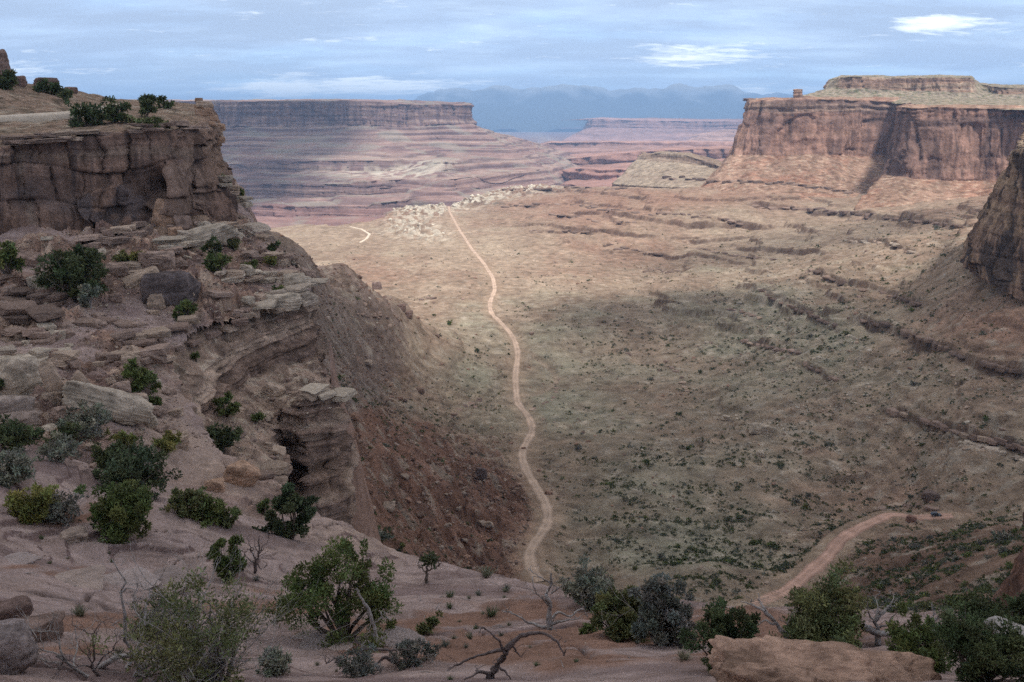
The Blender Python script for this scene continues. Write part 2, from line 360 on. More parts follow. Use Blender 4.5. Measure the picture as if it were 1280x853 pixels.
# hummocky badland bumps on the floor
bump = np.clip(blob(GU, GV, [(880, 400, 110, 26, 1), (800, 470, 60, 30, .4), (980, 420, 90, 45, .8), (470, 400, 60, 30, .6), (620, 275, 60, 8, .3), (760, 300, 110, 20, .6), (600, 520, 60, 40, .5)]), 0, 1)
h += bump * (np.abs(f2(GX / 60, GY / 60, 4, 41)) * 13 - 2)
# washes
wash = np.exp(-((f2(GX / 260, GY / 330, 3, 51) + 0.05) / 0.035) ** 2) * sst(0.16, 0.05, sl0) * nearw
h -= wash * 2.6
# ledges: beds of harder stone that break the slopes
def terrace(h, lam, w, hh, m, ph):
    q = (h + ph) / lam; fl = np.floor(q); f = q - fl
    g = np.where(f < w, f / w * hh, hh + (f - w) / (1 - w) * (1 - hh))
    return h + m * (lam * (fl + g) - ph - h), np.exp(-((f - w * 0.5) / (w * 1.1)) ** 2) * m
m1 = np.clip(sst(0.02, 0.08, sl0), 0, 1) * sst(-0.45, 0.1, f2(GX / 260, GY / 260, 3, 61)) * sst(380, 520, RR) * nearw * sst(500, 720, GU + 0.25 * (GV - 250))
m1 = m1 * lerp(1.0, 0.35, sst(400, 470, GV))
h, cl1 = terrace(h, 14.0, 0.05, 0.50, m1, warp * 5 + warp2 * 1.3)
m2 = 0.7 * np.clip(sst(0.015, 0.06, sl0), 0, 1) * sst(-0.25, 0.4, f2(GX / 90, GY / 90, 4, 71)) * sst(350, 480, RR) * nearw
h, cl2 = terrace(h, 5.2, 0.10, 0.38, m2, warp2 * 3.4)
# explicit ledges drawn along photo lines: (pixel polyline, height in metres)
LEDGES = [([(1070, 398), (1110, 408), (1160, 425), (1200, 445), (1240, 458), (1300, 468)], 9.0), ([(1008, 335), (1040, 348), (1080, 362), (1150, 380)], 8.5), ([(945, 362), (985, 382), (1010, 392), (1045, 408)], 6.0),
          ([(925, 425), (950, 432), (1000, 440)], 6.0), ([(1000, 452), (1045, 475)], 5.0), ([(1110, 512), (1150, 522), (1200, 540), (1290, 560)], 5.0),
          ([(935, 258), (1000, 262), (1070, 270), (1140, 277), (1205, 285)], 12.0), ([(860, 222), (930, 226), (1010, 234), (1070, 240)], 16.0), ([(740, 222), (800, 226), (860, 233)], 9.0),
          ([(640, 246), (700, 240), (760, 244), (820, 252)], 10.0), ([(690, 272), (740, 265), (800, 273), (860, 282), (970, 283)], 11.0), ([(660, 292), (720, 287), (790, 292), (880, 300), (940, 296)], 7.0), ([(560, 252), (640, 257), (720, 254), (800, 262)], 7.0), ([(900, 306), (960, 312), (1040, 318)], 7.0), ([(745, 312), (800, 316), (860, 322), (930, 326)], 6.0), ([(1050, 298), (1100, 300), (1140, 314)], 7.0)]
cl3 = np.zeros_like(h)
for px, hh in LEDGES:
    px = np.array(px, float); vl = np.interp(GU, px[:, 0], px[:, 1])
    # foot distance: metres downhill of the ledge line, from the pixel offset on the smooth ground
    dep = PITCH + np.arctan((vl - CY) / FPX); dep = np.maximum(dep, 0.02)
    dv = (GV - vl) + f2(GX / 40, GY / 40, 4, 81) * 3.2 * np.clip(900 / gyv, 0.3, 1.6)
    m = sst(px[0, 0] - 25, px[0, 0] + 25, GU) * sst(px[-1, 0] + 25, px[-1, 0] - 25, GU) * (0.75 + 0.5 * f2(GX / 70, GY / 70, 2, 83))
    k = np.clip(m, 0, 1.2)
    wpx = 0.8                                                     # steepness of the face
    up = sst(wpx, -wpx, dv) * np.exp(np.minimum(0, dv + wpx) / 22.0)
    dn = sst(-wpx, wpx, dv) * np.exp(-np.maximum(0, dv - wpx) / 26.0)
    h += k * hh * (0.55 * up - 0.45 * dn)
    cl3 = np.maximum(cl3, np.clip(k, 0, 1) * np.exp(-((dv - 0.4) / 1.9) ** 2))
# stacked broken white stone along the far rim
wr = np.clip(blob(GU, GV, [(520, 262, 30, 9, 1.2), (512, 285, 30, 12, 1.1), (545, 296, 22, 8, .6), (545, 262, 25, 8, 1), (580, 252, 28, 8, 1.1), (612, 244, 28, 8, 1.1), (650, 237, 30, 7, 1.1), (690, 233, 30, 6, 1), (735, 231, 26, 4, .6)]), 0, 1)
wr = wr * sst(700, 1000, RR)
wcell = n2(GX / 22, GY / 34, 91)
h += wr * (np.clip(f2(GX / 26, GY / 40, 4, 92) + 0.15, 0, 0.6) * 16)
# the white rim's edge: the floor breaks off into the inner canyon
rim_v = np.interp(GU, [200, 330, 420, 470, 500, 520, 560, 600, 640, 700, 760, 840], [274, 278, 281, 274, 259, 249, 241, 232, 225, 222, 219, 212])
edge = sst(1.5, -1.5, GV - rim_v - f2(GX / 90, GY / 90, 3, 93) * 2.0) * sst(1200, 1400, RR) * sst(860, 760, GU)
h -= edge * 75
# far country: mesas and benches in steps
far = sst(3000, 4200, RR)
fh = f2(GX / 2600, GY / 2600, 6, 101) * 230
fq = fh / 60; ff = fq - np.floor(fq); fh = 60 * (np.floor(fq) + np.where(ff < 0.12, ff / 0.12 * 0.8, 0.8 + (ff - 0.12) / 0.88 * 0.2))
h += sst(6500, 8000, RR) * np.clip(fh, -120, 150) * sst(15000, 9000, RR)
h = np.where(RR > 1300, np.maximum(h, -358 + 6 * rel), h)
# road beds
rd, rz, rw = road_dist(GX, GY)
bed = sst(rw * 1.6 + 4, rw * 0.62, rd)
h = lerp(h, rz, bed)
GH = h
# mineral colours, with brush and shade painted into one slope
sl = slope_of(h)
c = np.empty(h.shape + (3,), np.float32); c[:] = (0.325, 0.240, 0.178)
pat = f2(GX / 75, GY / 75, 5, 111); pat2 = f2(GX / 14, GY / 14, 4, 112); big = f2(GX / 320, GY / 320, 3, 113)
green = np.clip(blob(GU, GV, [(700, 490, 90, 70, .75), (740, 600, 80, 60, .6), (940, 400, 55, 45, .8), (1010, 425, 70, 40, .7), (900, 480, 120, 60, .4), (690, 400, 120, 30, .45), (560, 560, 60, 40, .7), (1150, 480, 130, 40, .45), (860, 680, 120, 70, .5), (830, 560, 60, 14, .5), (600, 470, 40, 60, .4)]) + 0.55 * pat + 0.15 * pat2, 0, 1)
green = np.clip(green + 0.28 * blob(GU, GV, [(1050, 540, 220, 90, 1), (850, 620, 150, 100, 1), (1000, 420, 130, 60, 1)]), 0, 1)
c = cmix(c, (0.290, 0.272, 0.202), green * 0.9)
red = np.clip(blob(GU, GV, [(1250, 400, 90, 40, 1.1), (1230, 250, 150, 40, .7), (520, 610, 130, 80, 1.0), (620, 680, 70, 60, .7), (950, 220, 80, 30, .6), (770, 295, 140, 34, 1.0), (820, 250, 120, 18, .9), (470, 335, 70, 22, .6), (480, 465, 30, 12, .9), (500, 540, 50, 20, .9), (1040, 620, 150, 30, .5), (1150, 700, 160, 50, .8), (1000, 560, 40, 10, .5), (700, 255, 100, 16, 1.0), (450, 270, 90, 10, .7)]) + 0.5 * big - 0.1 + 0.25 * pat2, 0, 1)
c = cmix(c, (0.325, 0.195, 0.143), red * 0.75)
pale = np.clip(blob(GU, GV, [(610, 320, 110, 26, .55), (560, 300, 90, 26, .5), (400, 292, 70, 16, .7), (900, 300, 200, 25, .35), (850, 228, 60, 16, .6), (1000, 300, 160, 40, .3), (930, 350, 40, 12, .6), (660, 360, 120, 14, .35)]) + 0.45 * f2(GX / 40, GY / 140, 4, 114), 0, 1)
c = cmix(c, (0.44, 0.345, 0.255), pale * 0.75)
c = cmix(c, (0.245, 0.140, 0.103), polymask(GU + 14 * f2(GX / 25, GY / 25, 4, 119), GV + 14 * f2(GX / 25 + 40, GY / 25, 4, 120), [(425, 505), (480, 512), (540, 535), (610, 565), (652, 596), (672, 640), (655, 690), (665, 735), (560, 740), (420, 680)], 9) * sst(700, 520, RR) * 0.92)
c = cmix(c, (0.185, 0.118, 0.088), polymask(GU + 12 * f2(GX / 14, GY / 14, 3, 122), GV, [(1000, 745), (1060, 690), (1110, 662), (1200, 655), (1420, 640), (1420, 900), (900, 900)], 10) * 0.8)  # shade and dense brush put into the soil colour below the shelf road
scr = np.clip(scree * sst(-0.05, 0.5, f2(GX / 7, GY / 7, 4, 115)), 0, 1); c = cmix(c, (0.215, 0.135, 0.105), scr * 0.75)
c = cmix(c, (0.245, 0.185, 0.155), polymask(GU + 10 * f2(GX / 20, GY / 20, 3, 127), GV, [(325, 275), (395, 300), (445, 335), (510, 390), (505, 450), (470, 500), (420, 520), (370, 400)], 14) * sst(800, 640, RR) * (0.6 + 0.5 * sst(-.3, .3, pat2)))
c = cmix(c, (0.27, 0.215, 0.18), np.clip(blob(GU, GV, [(430, 400, 45, 60, 1)]) * sst(-0.3, 0.3, pat2 + 0.2) * sst(650, 500, RR), 0, 1) * 0.8)
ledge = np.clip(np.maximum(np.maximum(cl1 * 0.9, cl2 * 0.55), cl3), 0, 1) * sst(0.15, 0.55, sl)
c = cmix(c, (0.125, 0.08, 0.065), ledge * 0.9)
rub = np.clip(sst(0.25, 0.7, f2(GX / 9, GY / 9, 4, 117) + 0.35 * blob(GU, GV, [(950, 400, 70, 50, 1), (1000, 530, 90, 50, .9), (1200, 570, 90, 40, 1), (830, 560, 40, 20, .8), (1060, 260, 200, 40, .5), (860, 225, 60, 20, 1)])), 0, 1) * sst(1800, 900, RR)
c = cmix(c, (0.43, 0.37, 0.30), rub * 0.55)
wcol = np.clip(wr * sst(-0.12, 0.15, f2(GX / 16, GY / 30, 4, 118) + 0.1), 0, 1); c = cmix(c, (0.62, 0.56, 0.455), wcol * 0.95 * sst(-0.6, 0.0, f2(GX / 60, GY / 110, 3, 126) + 0.1))
c = cmix(c, (0.40, 0.31, 0.235), np.clip(wash * 0.8, 0, 1))
c = cmix(c, (0.40, 0.29, 0.21), np.clip(bed * 0.5, 0, 1))
strat = n2(h / 14 + warp * 0.5, GX / 900, 121)
fc = np.empty_like(c); fc[:] = (0.31, 0.20, 0.165); fc = cmix(fc, (0.40, 0.30, 0.24), sst(0.0, 0.4, strat)); fc = cmix(fc, (0.25, 0.15, 0.13), sst(0.05, 0.5, -strat) * sst(0.15, 0.5, sl))
c = lerp(c, fc, (np.maximum(far, edge * 0.8))[..., None])
c *= np.array([0.98, 0.95, 0.945], np.float32)
c *= (0.86 * (1 + 0.26 * pat2 + 0.14 * pat) )[..., None]
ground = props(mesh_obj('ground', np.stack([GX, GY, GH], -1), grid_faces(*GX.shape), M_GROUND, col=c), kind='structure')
def ground_z(x, y):
    x = np.asarray(x, float); y = np.asarray(y, float)
    r = np.hypot(x, y); t = np.arctan2(x, y)
    i = np.clip(np.interp(r, gr, np.arange(len(gr))), 0, len(gr) - 1.001); j = np.clip(np.interp(t, gth, np.arange(len(gth))), 0, len(gth) - 1.001)
    a, b = i.astype(int), j.astype(int); fi, fj = i - a, j - b
    return (GH[a, b] * (1 - fi) * (1 - fj) + GH[a + 1, b] * fi * (1 - fj) + GH[a, b + 1] * (1 - fi) * fj + GH[a + 1, b + 1] * fi * fj)

# roads: ribbons of graded dirt with worn wheel tracks and soft shoulders
def ribbon(name, Q, w, zfun, lift, label_kind, base=(0.50, 0.37, 0.275), nc=13):
    T = np.gradient(Q[:, :2], axis=0); T /= np.linalg.norm(T, axis=1)[:, None]; Nn = np.stack([T[:, 1], -T[:, 0]], 1)
    s = np.cumsum(np.concatenate([[0], np.linalg.norm(np.diff(Q[:, :2], axis=0), axis=1)]))
    k = np.linspace(-1, 1, nc); ww = w * 0.5 * (1 + 0.30 * f2(s / 16, s * 0, 4, 5))
    X = Q[:, 0][:, None] + Nn[:, 0][:, None] * k * ww[:, None]; Y = Q[:, 1][:, None] + Nn[:, 1][:, None] * k * ww[:, None]
    zz = zfun(X, Y, Q); prof = lift * (1 - np.abs(k) ** 4 * 1.6)
    V = np.stack([X, Y, zz + prof[None]], -1)
    c = np.empty(V.shape, np.float32); c[:] = base
    tr = np.exp(-((np.abs(k) - 0.42) / 0.16) ** 2); c = cmix(c, np.array(base) * 1.3, np.broadcast_to(tr * 0.8, X.shape))
    c = cmix(c, np.array(base) * 0.66, np.broadcast_to(np.abs(k) ** 3 * 0.9, X.shape)); c *= (1 + 0.24 * f2(X / 9, Y / 9, 4, 8))[..., None]
    return props(mesh_obj(name, V, grid_faces(*X.shape), M_ROAD, col=c), kind='structure')
for (nm, Q, w), nc_ in zip(ROADS, (13, 13, 7)):
    ribbon('road' if nm != 'spur' else 'track', Q, w, lambda X, Y, Q_: np.maximum(np.broadcast_to(Q_[:, 2][:, None], X.shape), ground_z(X, Y)), 0.35 if nm != 'spur' else 0.8, None,
           {'main': (0.44, 0.32, 0.245), 'shelf': (0.43, 0.27, 0.21), 'spur': (0.58, 0.48, 0.38)}[nm], nc_)

# ------------------------------------------------------------------ lofted cliffs
def loft(cols, res, smooth=1, ressc=None):
    """cols: list of columns of world points (same knot count); returns a dense grid, columns across, knots down"""
    C = np.array([[np.asarray(p, float) for p in col] for col in cols]); nc, nk, _ = C.shape
    def resample(A, res_):                       # along axis 0
        d = np.linalg.norm(np.diff(A, axis=0), axis=-1).max(1); n = np.maximum(2, np.ceil(d / res_).astype(int)); out = []
        for i, m in enumerate(n):
            t = (np.arange(m) / m)[:, None, None]; out.append(A[i] * (1 - t) + A[i + 1] * t)
        out.append(A[-1:]); return np.concatenate(out)
    G = resample(C, res if not isinstance(res, tuple) else res[0])
    G = np.swapaxes(resample(np.swapaxes(G, 0, 1), res if not isinstance(res, tuple) else res[1]), 0, 1)
    for _ in range(smooth):
        G[1:-1] = 0.25 * G[:-2] + 0.5 * G[1:-1] + 0.25 * G[2:]; G[:, 1:-1] = 0.25 * G[:, :-2] + 0.5 * G[:, 1:-1] + 0.25 * G[:, 2:]
    return G
def normals(G):
    n = np.cross(np.gradient(G, axis=0), np.gradient(G, axis=1)); n /= np.linalg.norm(n, axis=-1, keepdims=True) + 1e-9; return n
def orient(n, G):
    """outward = towards the viewpoint's side of the cliff and up"""
    s = np.sign(np.median((n * -G).sum(-1) + 0.8 * np.abs(G[..., 1]) * n[..., 2])); return n * (s if s != 0 else 1)
def weather(G, amp, scl, strata, bed, crack, crackw, seed, block=0.0, blockw=8.0, blockh=0.6, bedmask=None):
    """push a lofted face in and out: rounded masses, hard and soft beds, vertical joints"""
    n = orient(normals(G), G); x, y, z = G[..., 0], G[..., 1], G[..., 2]
    steep = np.clip(1.25 - np.abs(n[..., 2]) * 1.35, 0, 1)
    arc = np.cumsum(np.concatenate([np.zeros((1, G.shape[1])), np.linalg.norm(np.diff(G, axis=0), axis=-1)]), 0)[:, :1] + 0 * x
    d = amp * f3(x / scl, y / scl, z / scl, 5, seed, 0.55) * (0.35 + 0.65 * steep)
    zb = z + 0.35 * bed * f3(x / (bed * 6), y / (bed * 6), z / (bed * 6), 3, seed + 9)
    b = n2(zb / bed, x / (bed * 30), seed + 3) + 0.6 * n2(zb / (bed * 0.37), x / (bed * 20), seed + 4)
    b = np.sign(b) * np.abs(b) ** 0.55
    ck = 1 - np.abs(n2(arc / crackw + 0.5 * n3(x / scl, y / scl, z / scl, seed + 6), z / (crackw * 7), seed + 5)) * 4.0
    ck = np.clip(ck, 0, 1) ** 2
    ck2 = np.clip(1 - np.abs(n2(arc / (crackw * 0.33), z / (crackw * 3), seed + 7)) * 5.0, 0, 1) ** 2
    # joint-bounded blocks: each stands a little proud of or behind its neighbours
    wa = arc / blockw + 0.55 * n3(x / scl, y / scl, z / scl, seed + 12) + 0.12 * n3(x / bed, y / bed, z / bed, seed + 13)
    wz_ = z / (blockw * blockh) + 0.5 * n3(x / (scl * 1.3), y / (scl * 1.3), z / (scl * 1.3), seed + 14)
    row = np.floor(wz_); col_ = np.floor(wa + 0.37 * row)
    hb = lambda sd_: _hash(col_.astype(np.int64).astype(np.uint32), row.astype(np.int64).astype(np.uint32), None, sd_).astype(np.float32) / 15.0 - 0.5
    blk = hb(seed + 15)
    fa, fz = wa + 0.37 * row - col_, wz_ - row
    joint = np.maximum(np.exp(-(np.minimum(fa, 1 - fa) / 0.03) ** 2), 0.7 * np.exp(-(np.minimum(fz, 1 - fz) / 0.04) ** 2))
    if bedmask is not None: b = b * bedmask(x, y, z)
    off = d[..., None] * n
    hor = n.copy(); hor[..., 2] = 0; hor /= np.linalg.norm(hor, axis=-1, keepdims=True) + 1e-6
    off += hor * ((strata * b - crack * ck - 0.3 * crack * ck2 + block * blk - 0.2 * block * joint) * steep)[..., None]
    return G + off, dict(bw=1.0 if bedmask is None else bedmask(x, y, z), steep=steep, bed=b, crack=np.maximum(ck * (crack > 0), joint * (block > 0) * 0.8), arc=arc, n=n)
def cliff_color(P, inf, scl, base, light, dark, varnish, bed, seed, vstr=0.6, topcol=None):
    x, y, z = P[..., 0], P[..., 1], P[..., 2]; c = np.empty(P.shape, np.float32); c[:] = base
    zb = z + 0.4 * bed * f3(x / (bed * 7), y / (bed * 7), z / (bed * 7), 3, seed)
    s = n2(zb / bed, x / (bed * 60), seed + 1) + 0.5 * n2(zb / (bed * 0.31), x / (bed * 40), seed + 2)
    bw = inf.get('bw', 1.0); c = cmix(c, light, sst(0.0, 0.6, s) * 0.8 * bw); c = cmix(c, dark, sst(0.05, 0.6, -s) * 0.8 * bw)
    a = inf['arc']; v = f2(a / (scl * 0.55), z / (scl * 6), 4, seed + 3) + 0.5 * f3(x / (scl * 3), y / (scl * 3), z / (scl * 3), 3, seed + 4)
    c = cmix(c, varnish, sst(0.02, 0.5, v) * inf['steep'] * vstr)
    c = cmix(c, np.array(dark) * 0.5, inf['crack'] * inf['steep'] * 0.5)
    if topcol is not None: c = cmix(c, topcol, sst(0.55, 0.1, inf['steep']) * 0.9)
    return c * ((1 + 0.16 * f3(x / scl, y / scl, z / scl, 4, seed + 5)) * grain(z.shape, seed, 0.09))[..., None]
RED, BUFF, DRK = (0.33, 0.185, 0.14), (0.42, 0.30, 0.225), (0.17, 0.105, 0.085)
def lay(name, cols, res, smooth, wz, colr, mat, label=None, post=None, bury=0):
    if bury: cols = [c_ + [np.array(c_[-1]) * np.array([0.985, 0.985, 1]) + np.array([0, 0, -bury])] for c_ in cols]
    G = loft(cols, res, smooth); P, inf = weather(G, *wz); c = cliff_color(P, inf, *colr)
    if post is not None: P, c = post(P, c, inf)
    o = mesh_obj(name, P, grid_faces(P.shape[0], P.shape[1]), mat, col=c); props(o, label, kind='structure'); return P, inf
# right-hand mesa: western headland
TAL = (0.36, 0.228, 0.165)
def talus_post(seed, band=None):
    def f(P, c, inf):
        x, y, z = P[..., 0], P[..., 1], P[..., 2]
        t = sst(0.75, 0.35, inf['steep']); rub = f2(x / 12, y / 12, 4, seed)
        tc_ = np.empty_like(c); tc_[:] = TAL; tc_ = cmix(tc_, (0.36, 0.20, 0.14), sst(0, .6, f2(x / 90, y / 90, 3, seed + 1))); tc_ = cmix(tc_, (0.43, 0.33, 0.245), sst(0.15, 0.7, rub) * 0.6)
        tc_ *= ((1 + 0.16 * rub) * grain(z.shape, seed, 0.13))[..., None]; rib = f2(inf['arc'] / 26, z / 160, 4, seed + 2); tc_ *= (1 + 0.25 * rib)[..., None]
        return P, lerp(c, tc_, t[..., None])
    return f
mk = [
 [Z(930, 2900, 56), Z(936, 2500, 58), Z(934, 2500, 20), Z(925, 2500, -80), Z(905, 2450, -115), Z(870, 2400, -150)],
 [K(948, 123, 2230), K(938, 128, 2090), K(930, 150, 2070), K(914, 194, 2040), K(896, 215, 1980), K(862, 250, 1880)],
 [K(985, 122, 2180), K(958, 125, 2030), K(955, 150, 2020), K(948, 195, 2005), K(942, 226, 1850), K(925, 268, 1620)],
 [K(1010, 121, 2150), K(1008, 124, 2000), K(1008, 150, 1990), K(1008, 195, 1980), K(1006, 227, 1830), K(1000, 268, 1560)],
 [K(1050, 121, 2130), K(1048, 124, 2010), K(1048, 150, 2000), K(1046, 194, 1990), K(1044, 227, 1830), K(1040, 268, 1540)],
 [K(1080, 121, 2130), K(1078, 126, 2060), K(1076, 150, 2050), K(1074, 196, 2035), K(1070, 228, 1830), K(1064, 268, 1520)],
 [K(1112, 121, 2130), K(1108, 127, 2070), K(1106, 150, 2060), K(1104, 196, 2040), K(1098, 230, 1800), K(1090, 272, 1480)],
 [K(1180, 121, 2130), K(1180, 127, 2000), K(1180, 150, 1990), K(1180, 200, 1970), K(1170, 240, 1750), K(1160, 275, 1440)]]
def upper(z0, z1, lo): return lambda x, y, z: lo + (1 - lo) * sst(z0, z1, z + 10 * f2(x / 90, y / 90, 3, 299))
mwz = (9.0, 70.0, 5.0, 12.0, 3.5, 52.0, 201, 10.0, 26.0, 3.4, upper(5, 26, 0.16))
def band_post(ztop_u):
    base_t = talus_post(211)
    def f(P, c, inf):
        x, y, z = P[..., 0], P[..., 1], P[..., 2]
        U, V = proj(P)
        b = sst(0.15, 0.75, n2(z / 7 + 0.4 * f2(x / 60, y / 60, 3, 214), x / 300, 213) + 0.45)
        up = sst(2.2, -2.0, (V - ztop_u(U) - 26 - 6 * n2(U / 40, 0 * U, 215)) / 4.0)            # the ledgy upper beds are darker
        c = cmix(c, (0.20, 0.13, 0.11), up * inf['steep'] * b * 0.85)
        return base_t(P, c, inf)
    return f
lay('mesa', mk, (4.5, 3.4), 3, mwz, (30.0, (0.42, 0.25, 0.19), BUFF, (0.20, 0.125, 0.105), (0.20, 0.13, 0.11), 26.0, 202, 0.6, (0.36, 0.29, 0.22)), M_MESA,
    'red sandstone mesa wall rising above the talus at the head of the valley', band_post(lambda U: np.interp(U, [930, 1000, 1110], [128, 124, 127])), bury=40)
_hb = band_post(lambda U: np.interp(U, [1100, 1300], [134, 136]))
def hl_post(P, c, inf):
    U, V = proj(P); c = cmix(c, (0.16, 0.105, 0.09), np.clip(blob(U, V, [(1118, 190, 24, 45, 1.1), (1150, 175, 22, 30, .8), (1175, 205, 14, 25, .7), (1235, 190, 9, 30, .5)]) * (0.8 + 0.7 * n2(U / 7, V / 40, 298)), 0, 1) * inf['steep'] * 0.8); return _hb(P, c, inf)
hl = [
 [Z(1150, 2500, 40), Z(1145, 2000, 40), Z(1140, 2000, 0), Z(1130, 2000, -90), Z(1110, 1950, -120), Z(1080, 1900, -150)],
 [K(1135, 131, 1780), K(1122, 134, 1640), K(1118, 165, 1630), K(1103, 218, 1610), K(1088, 236, 1540), K(1060, 275, 1400)],
 [K(1145, 131, 1760), K(1138, 134, 1575), K(1137, 165, 1567), K(1132, 222, 1555), K(1122, 242, 1475), K(1100, 290, 1270)],
 [K(1180, 131, 1740), K(1178, 134, 1552), K(1178, 165, 1545), K(1176, 226, 1536), K(1168, 250, 1440), K(1150, 300, 1180)],
 [K(1225, 131, 1740), K(1222, 135, 1560), K(1222, 165, 1552), K(1220, 226, 1542), K(1214, 256, 1400), K(1200, 312, 1050)],
 [K(1260, 131, 1740), K(1256, 136, 1535), K(1256, 165, 1528), K(1254, 226, 1518), K(1250, 262, 1340), K(1240, 325, 940)],
 [K(1300, 131, 1740), K(1296, 136, 1540), K(1296, 165, 1532), K(1296, 228, 1520), K(1294, 270, 1280), K(1290, 335, 880)],
 [K(1460, 131, 1700), K(1460, 136, 1520), K(1460, 165, 1512), K(1460, 228, 1500), K(1460, 280, 1200), K(1460, 350, 800)]]
lay('headland', hl, (3.6, 2.8), 3, (7.5, 55.0, 5.0, 10.0, 3.0, 42.0, 221, 9.0, 22.0, 3.4, upper(-14, 4, 0.16)), (24.0, (0.40, 0.24, 0.185), BUFF, (0.22, 0.14, 0.115), (0.165, 0.11, 0.095), 22.0, 222, 0.7, (0.36, 0.29, 0.22)), M_MESA,
    'nearer red sandstone headland with dark streaks and ledgy top', hl_post, bury=40)
# pale cap rock on top of the mesa
cap = [
 [Z(1050, 2900, 110), Z(1046, 2700, 108), Z(1044, 2700, 80), Z(1040, 2700, 65), Z(1000, 2700, 40)],
 [K(1052, 95, 2400), K(1037, 99, 2290), K(1030, 111, 2270), K(1018, 116, 2240), K(975, 126, 2160)],
 [K(1070, 94, 2330), K(1064, 96, 2200), K(1063, 111, 2190), K(1060, 117, 2170), K(1045, 126.5, 2040)],
 [K(1122, 95, 2320), K(1120, 97, 2180), K(1120, 113, 2172), K(1120, 119, 2150), K(1110, 128.5, 2095)],
 [K(1180, 94, 2320), K(1178, 97, 2130), K(1178, 115, 2120), K(1178, 121, 2100), K(1170, 133, 1650)],
 [K(1214, 95, 2330), K(1212, 97, 2120), K(1215, 116, 2105), K(1218, 123, 2085), K(1215, 137, 1600)],
 [K(1225, 104, 2400), K(1226, 106, 2250), K(1232, 114, 2180), K(1236, 122, 2100), K(1236, 138, 1560)],
 [K(1250, 106, 2300), K(1248, 109, 2120), K(1250, 118, 2110), K(1250, 123, 2090), K(1250, 138, 1530)],
 [K(1290, 106, 2300), K(1288, 110, 2080), K(1288, 119, 2070), K(1288, 124, 2050), K(1288, 138, 1480)],
 [K(1460, 105, 2200), K(1460, 110, 1980), K(1460, 119, 1970), K(1460, 124, 1950), K(1460, 138, 1400)]]
def cap_post(P, c, inf):
    x, y, z = P[..., 0], P[..., 1], P[..., 2]; t = sst(0.7, 0.35, inf['steep'])
    g = np.empty_like(c); g[:] = (0.34, 0.275, 0.205); g = cmix(g, (0.20, 0.19, 0.12), sst(0.1, 0.5, f2(x / 14, y / 14, 4, 231))); g *= (1 + 0.25 * f2(x / 9, y / 9, 3, 232))[..., None]
    return P, lerp(c, g, t[..., None])
lay('butte', cap, (4.5, 3.0), 2, (6.0, 45.0, 2.0, 11.0, 3.0, 42.0, 241, 10.0, 34.0, 1.6), (26.0, (0.43, 0.28, 0.20), (0.50, 0.39, 0.29), (0.26, 0.17, 0.13), (0.19, 0.125, 0.105), 16.0, 242, 0.5), M_MESA,
    'pale cap rock sitting on top of the right-hand mesa', cap_post)
tw = [[Z(992, 2160, 68), Z(992, 2160, 66), Z(992, 2160, 30)]] + [[K(997, 111.5, 2150), K(u, 112, Y), K(u, 126, Y)] for (u, Y) in ((992, 2130), (992, 2106), (997, 2100), (1002, 2104), (1003, 2130))] + [[Z(1003, 2160, 68), Z(1003, 2160, 66), Z(1003, 2160, 30)]]
lay('pinnacle', tw, (2.5, 2.5), 1, (2.0, 14.0, 2.0, 6.0, 2.0, 12.0, 245), (10.0, (0.42, 0.27, 0.20), BUFF, (0.26, 0.17, 0.13), (0.2, 0.13, 0.11), 9.0, 246, 0.4), M_MESA, 'small square rock tower on the mesa edge')
# dark varnished buttress at the right edge
dk = [
 [Z(1290, 900, 0), Z(1285, 800, -8), Z(1270, 800, -40), Z(1250, 800, -90), Z(1240, 800, -125)],
 [K(1278, 200, 720), K(1262, 210, 665), K(1238, 250, 650), K(1206, 297, 640), K(1198, 325, 630)],
 [K(1283, 190, 660), K(1268, 198, 610), K(1250, 240, 600), K(1222, 305, 585), K(1215, 345, 575)],
 [K(1290, 184, 640), K(1276, 187, 570), K(1268, 235, 562), K(1252, 320, 550), K(1245, 362, 540)],
 [K(1310, 182, 620), K(1300, 185, 545), K(1298, 235, 540), K(1294, 330, 530), K(1290, 380, 520)],
 [K(1500, 178, 560), K(1500, 184, 480), K(1500, 250, 470), K(1500, 350, 460), K(1500, 420, 450)]]
def dk_post(P, c, inf):
    x, y, z = P[..., 0], P[..., 1], P[..., 2]; U, V = proj(P)
    st = f2(inf['arc'] / 7.0 + 0.02 * z, z / 60, 3, 251)
    vb = sst(-0.25, 0.1, st + 0.9 * blob(U, V, [(1262, 330, 40, 42, 1), (1270, 205, 18, 12, .8)]) - 0.48)
    c = cmix(c, (0.075, 0.056, 0.050), vb * 0.9); return P, c
lay('buttress', dk, (1.2, 1.0), 1, (3.0, 26.0, 1.0, 5.0, 3.0, 20.0, 255, 5.0, 11.0, 3.0), (9.0, (0.34, 0.225, 0.155), (0.40, 0.28, 0.19), (0.24, 0.15, 0.11), (0.12, 0.08, 0.07), 14.0, 256, 0.6, (0.36, 0.29, 0.21)), M_CLIFF,
    'dark varnished sandstone buttress with tan streaks above the red slope', dk_post)
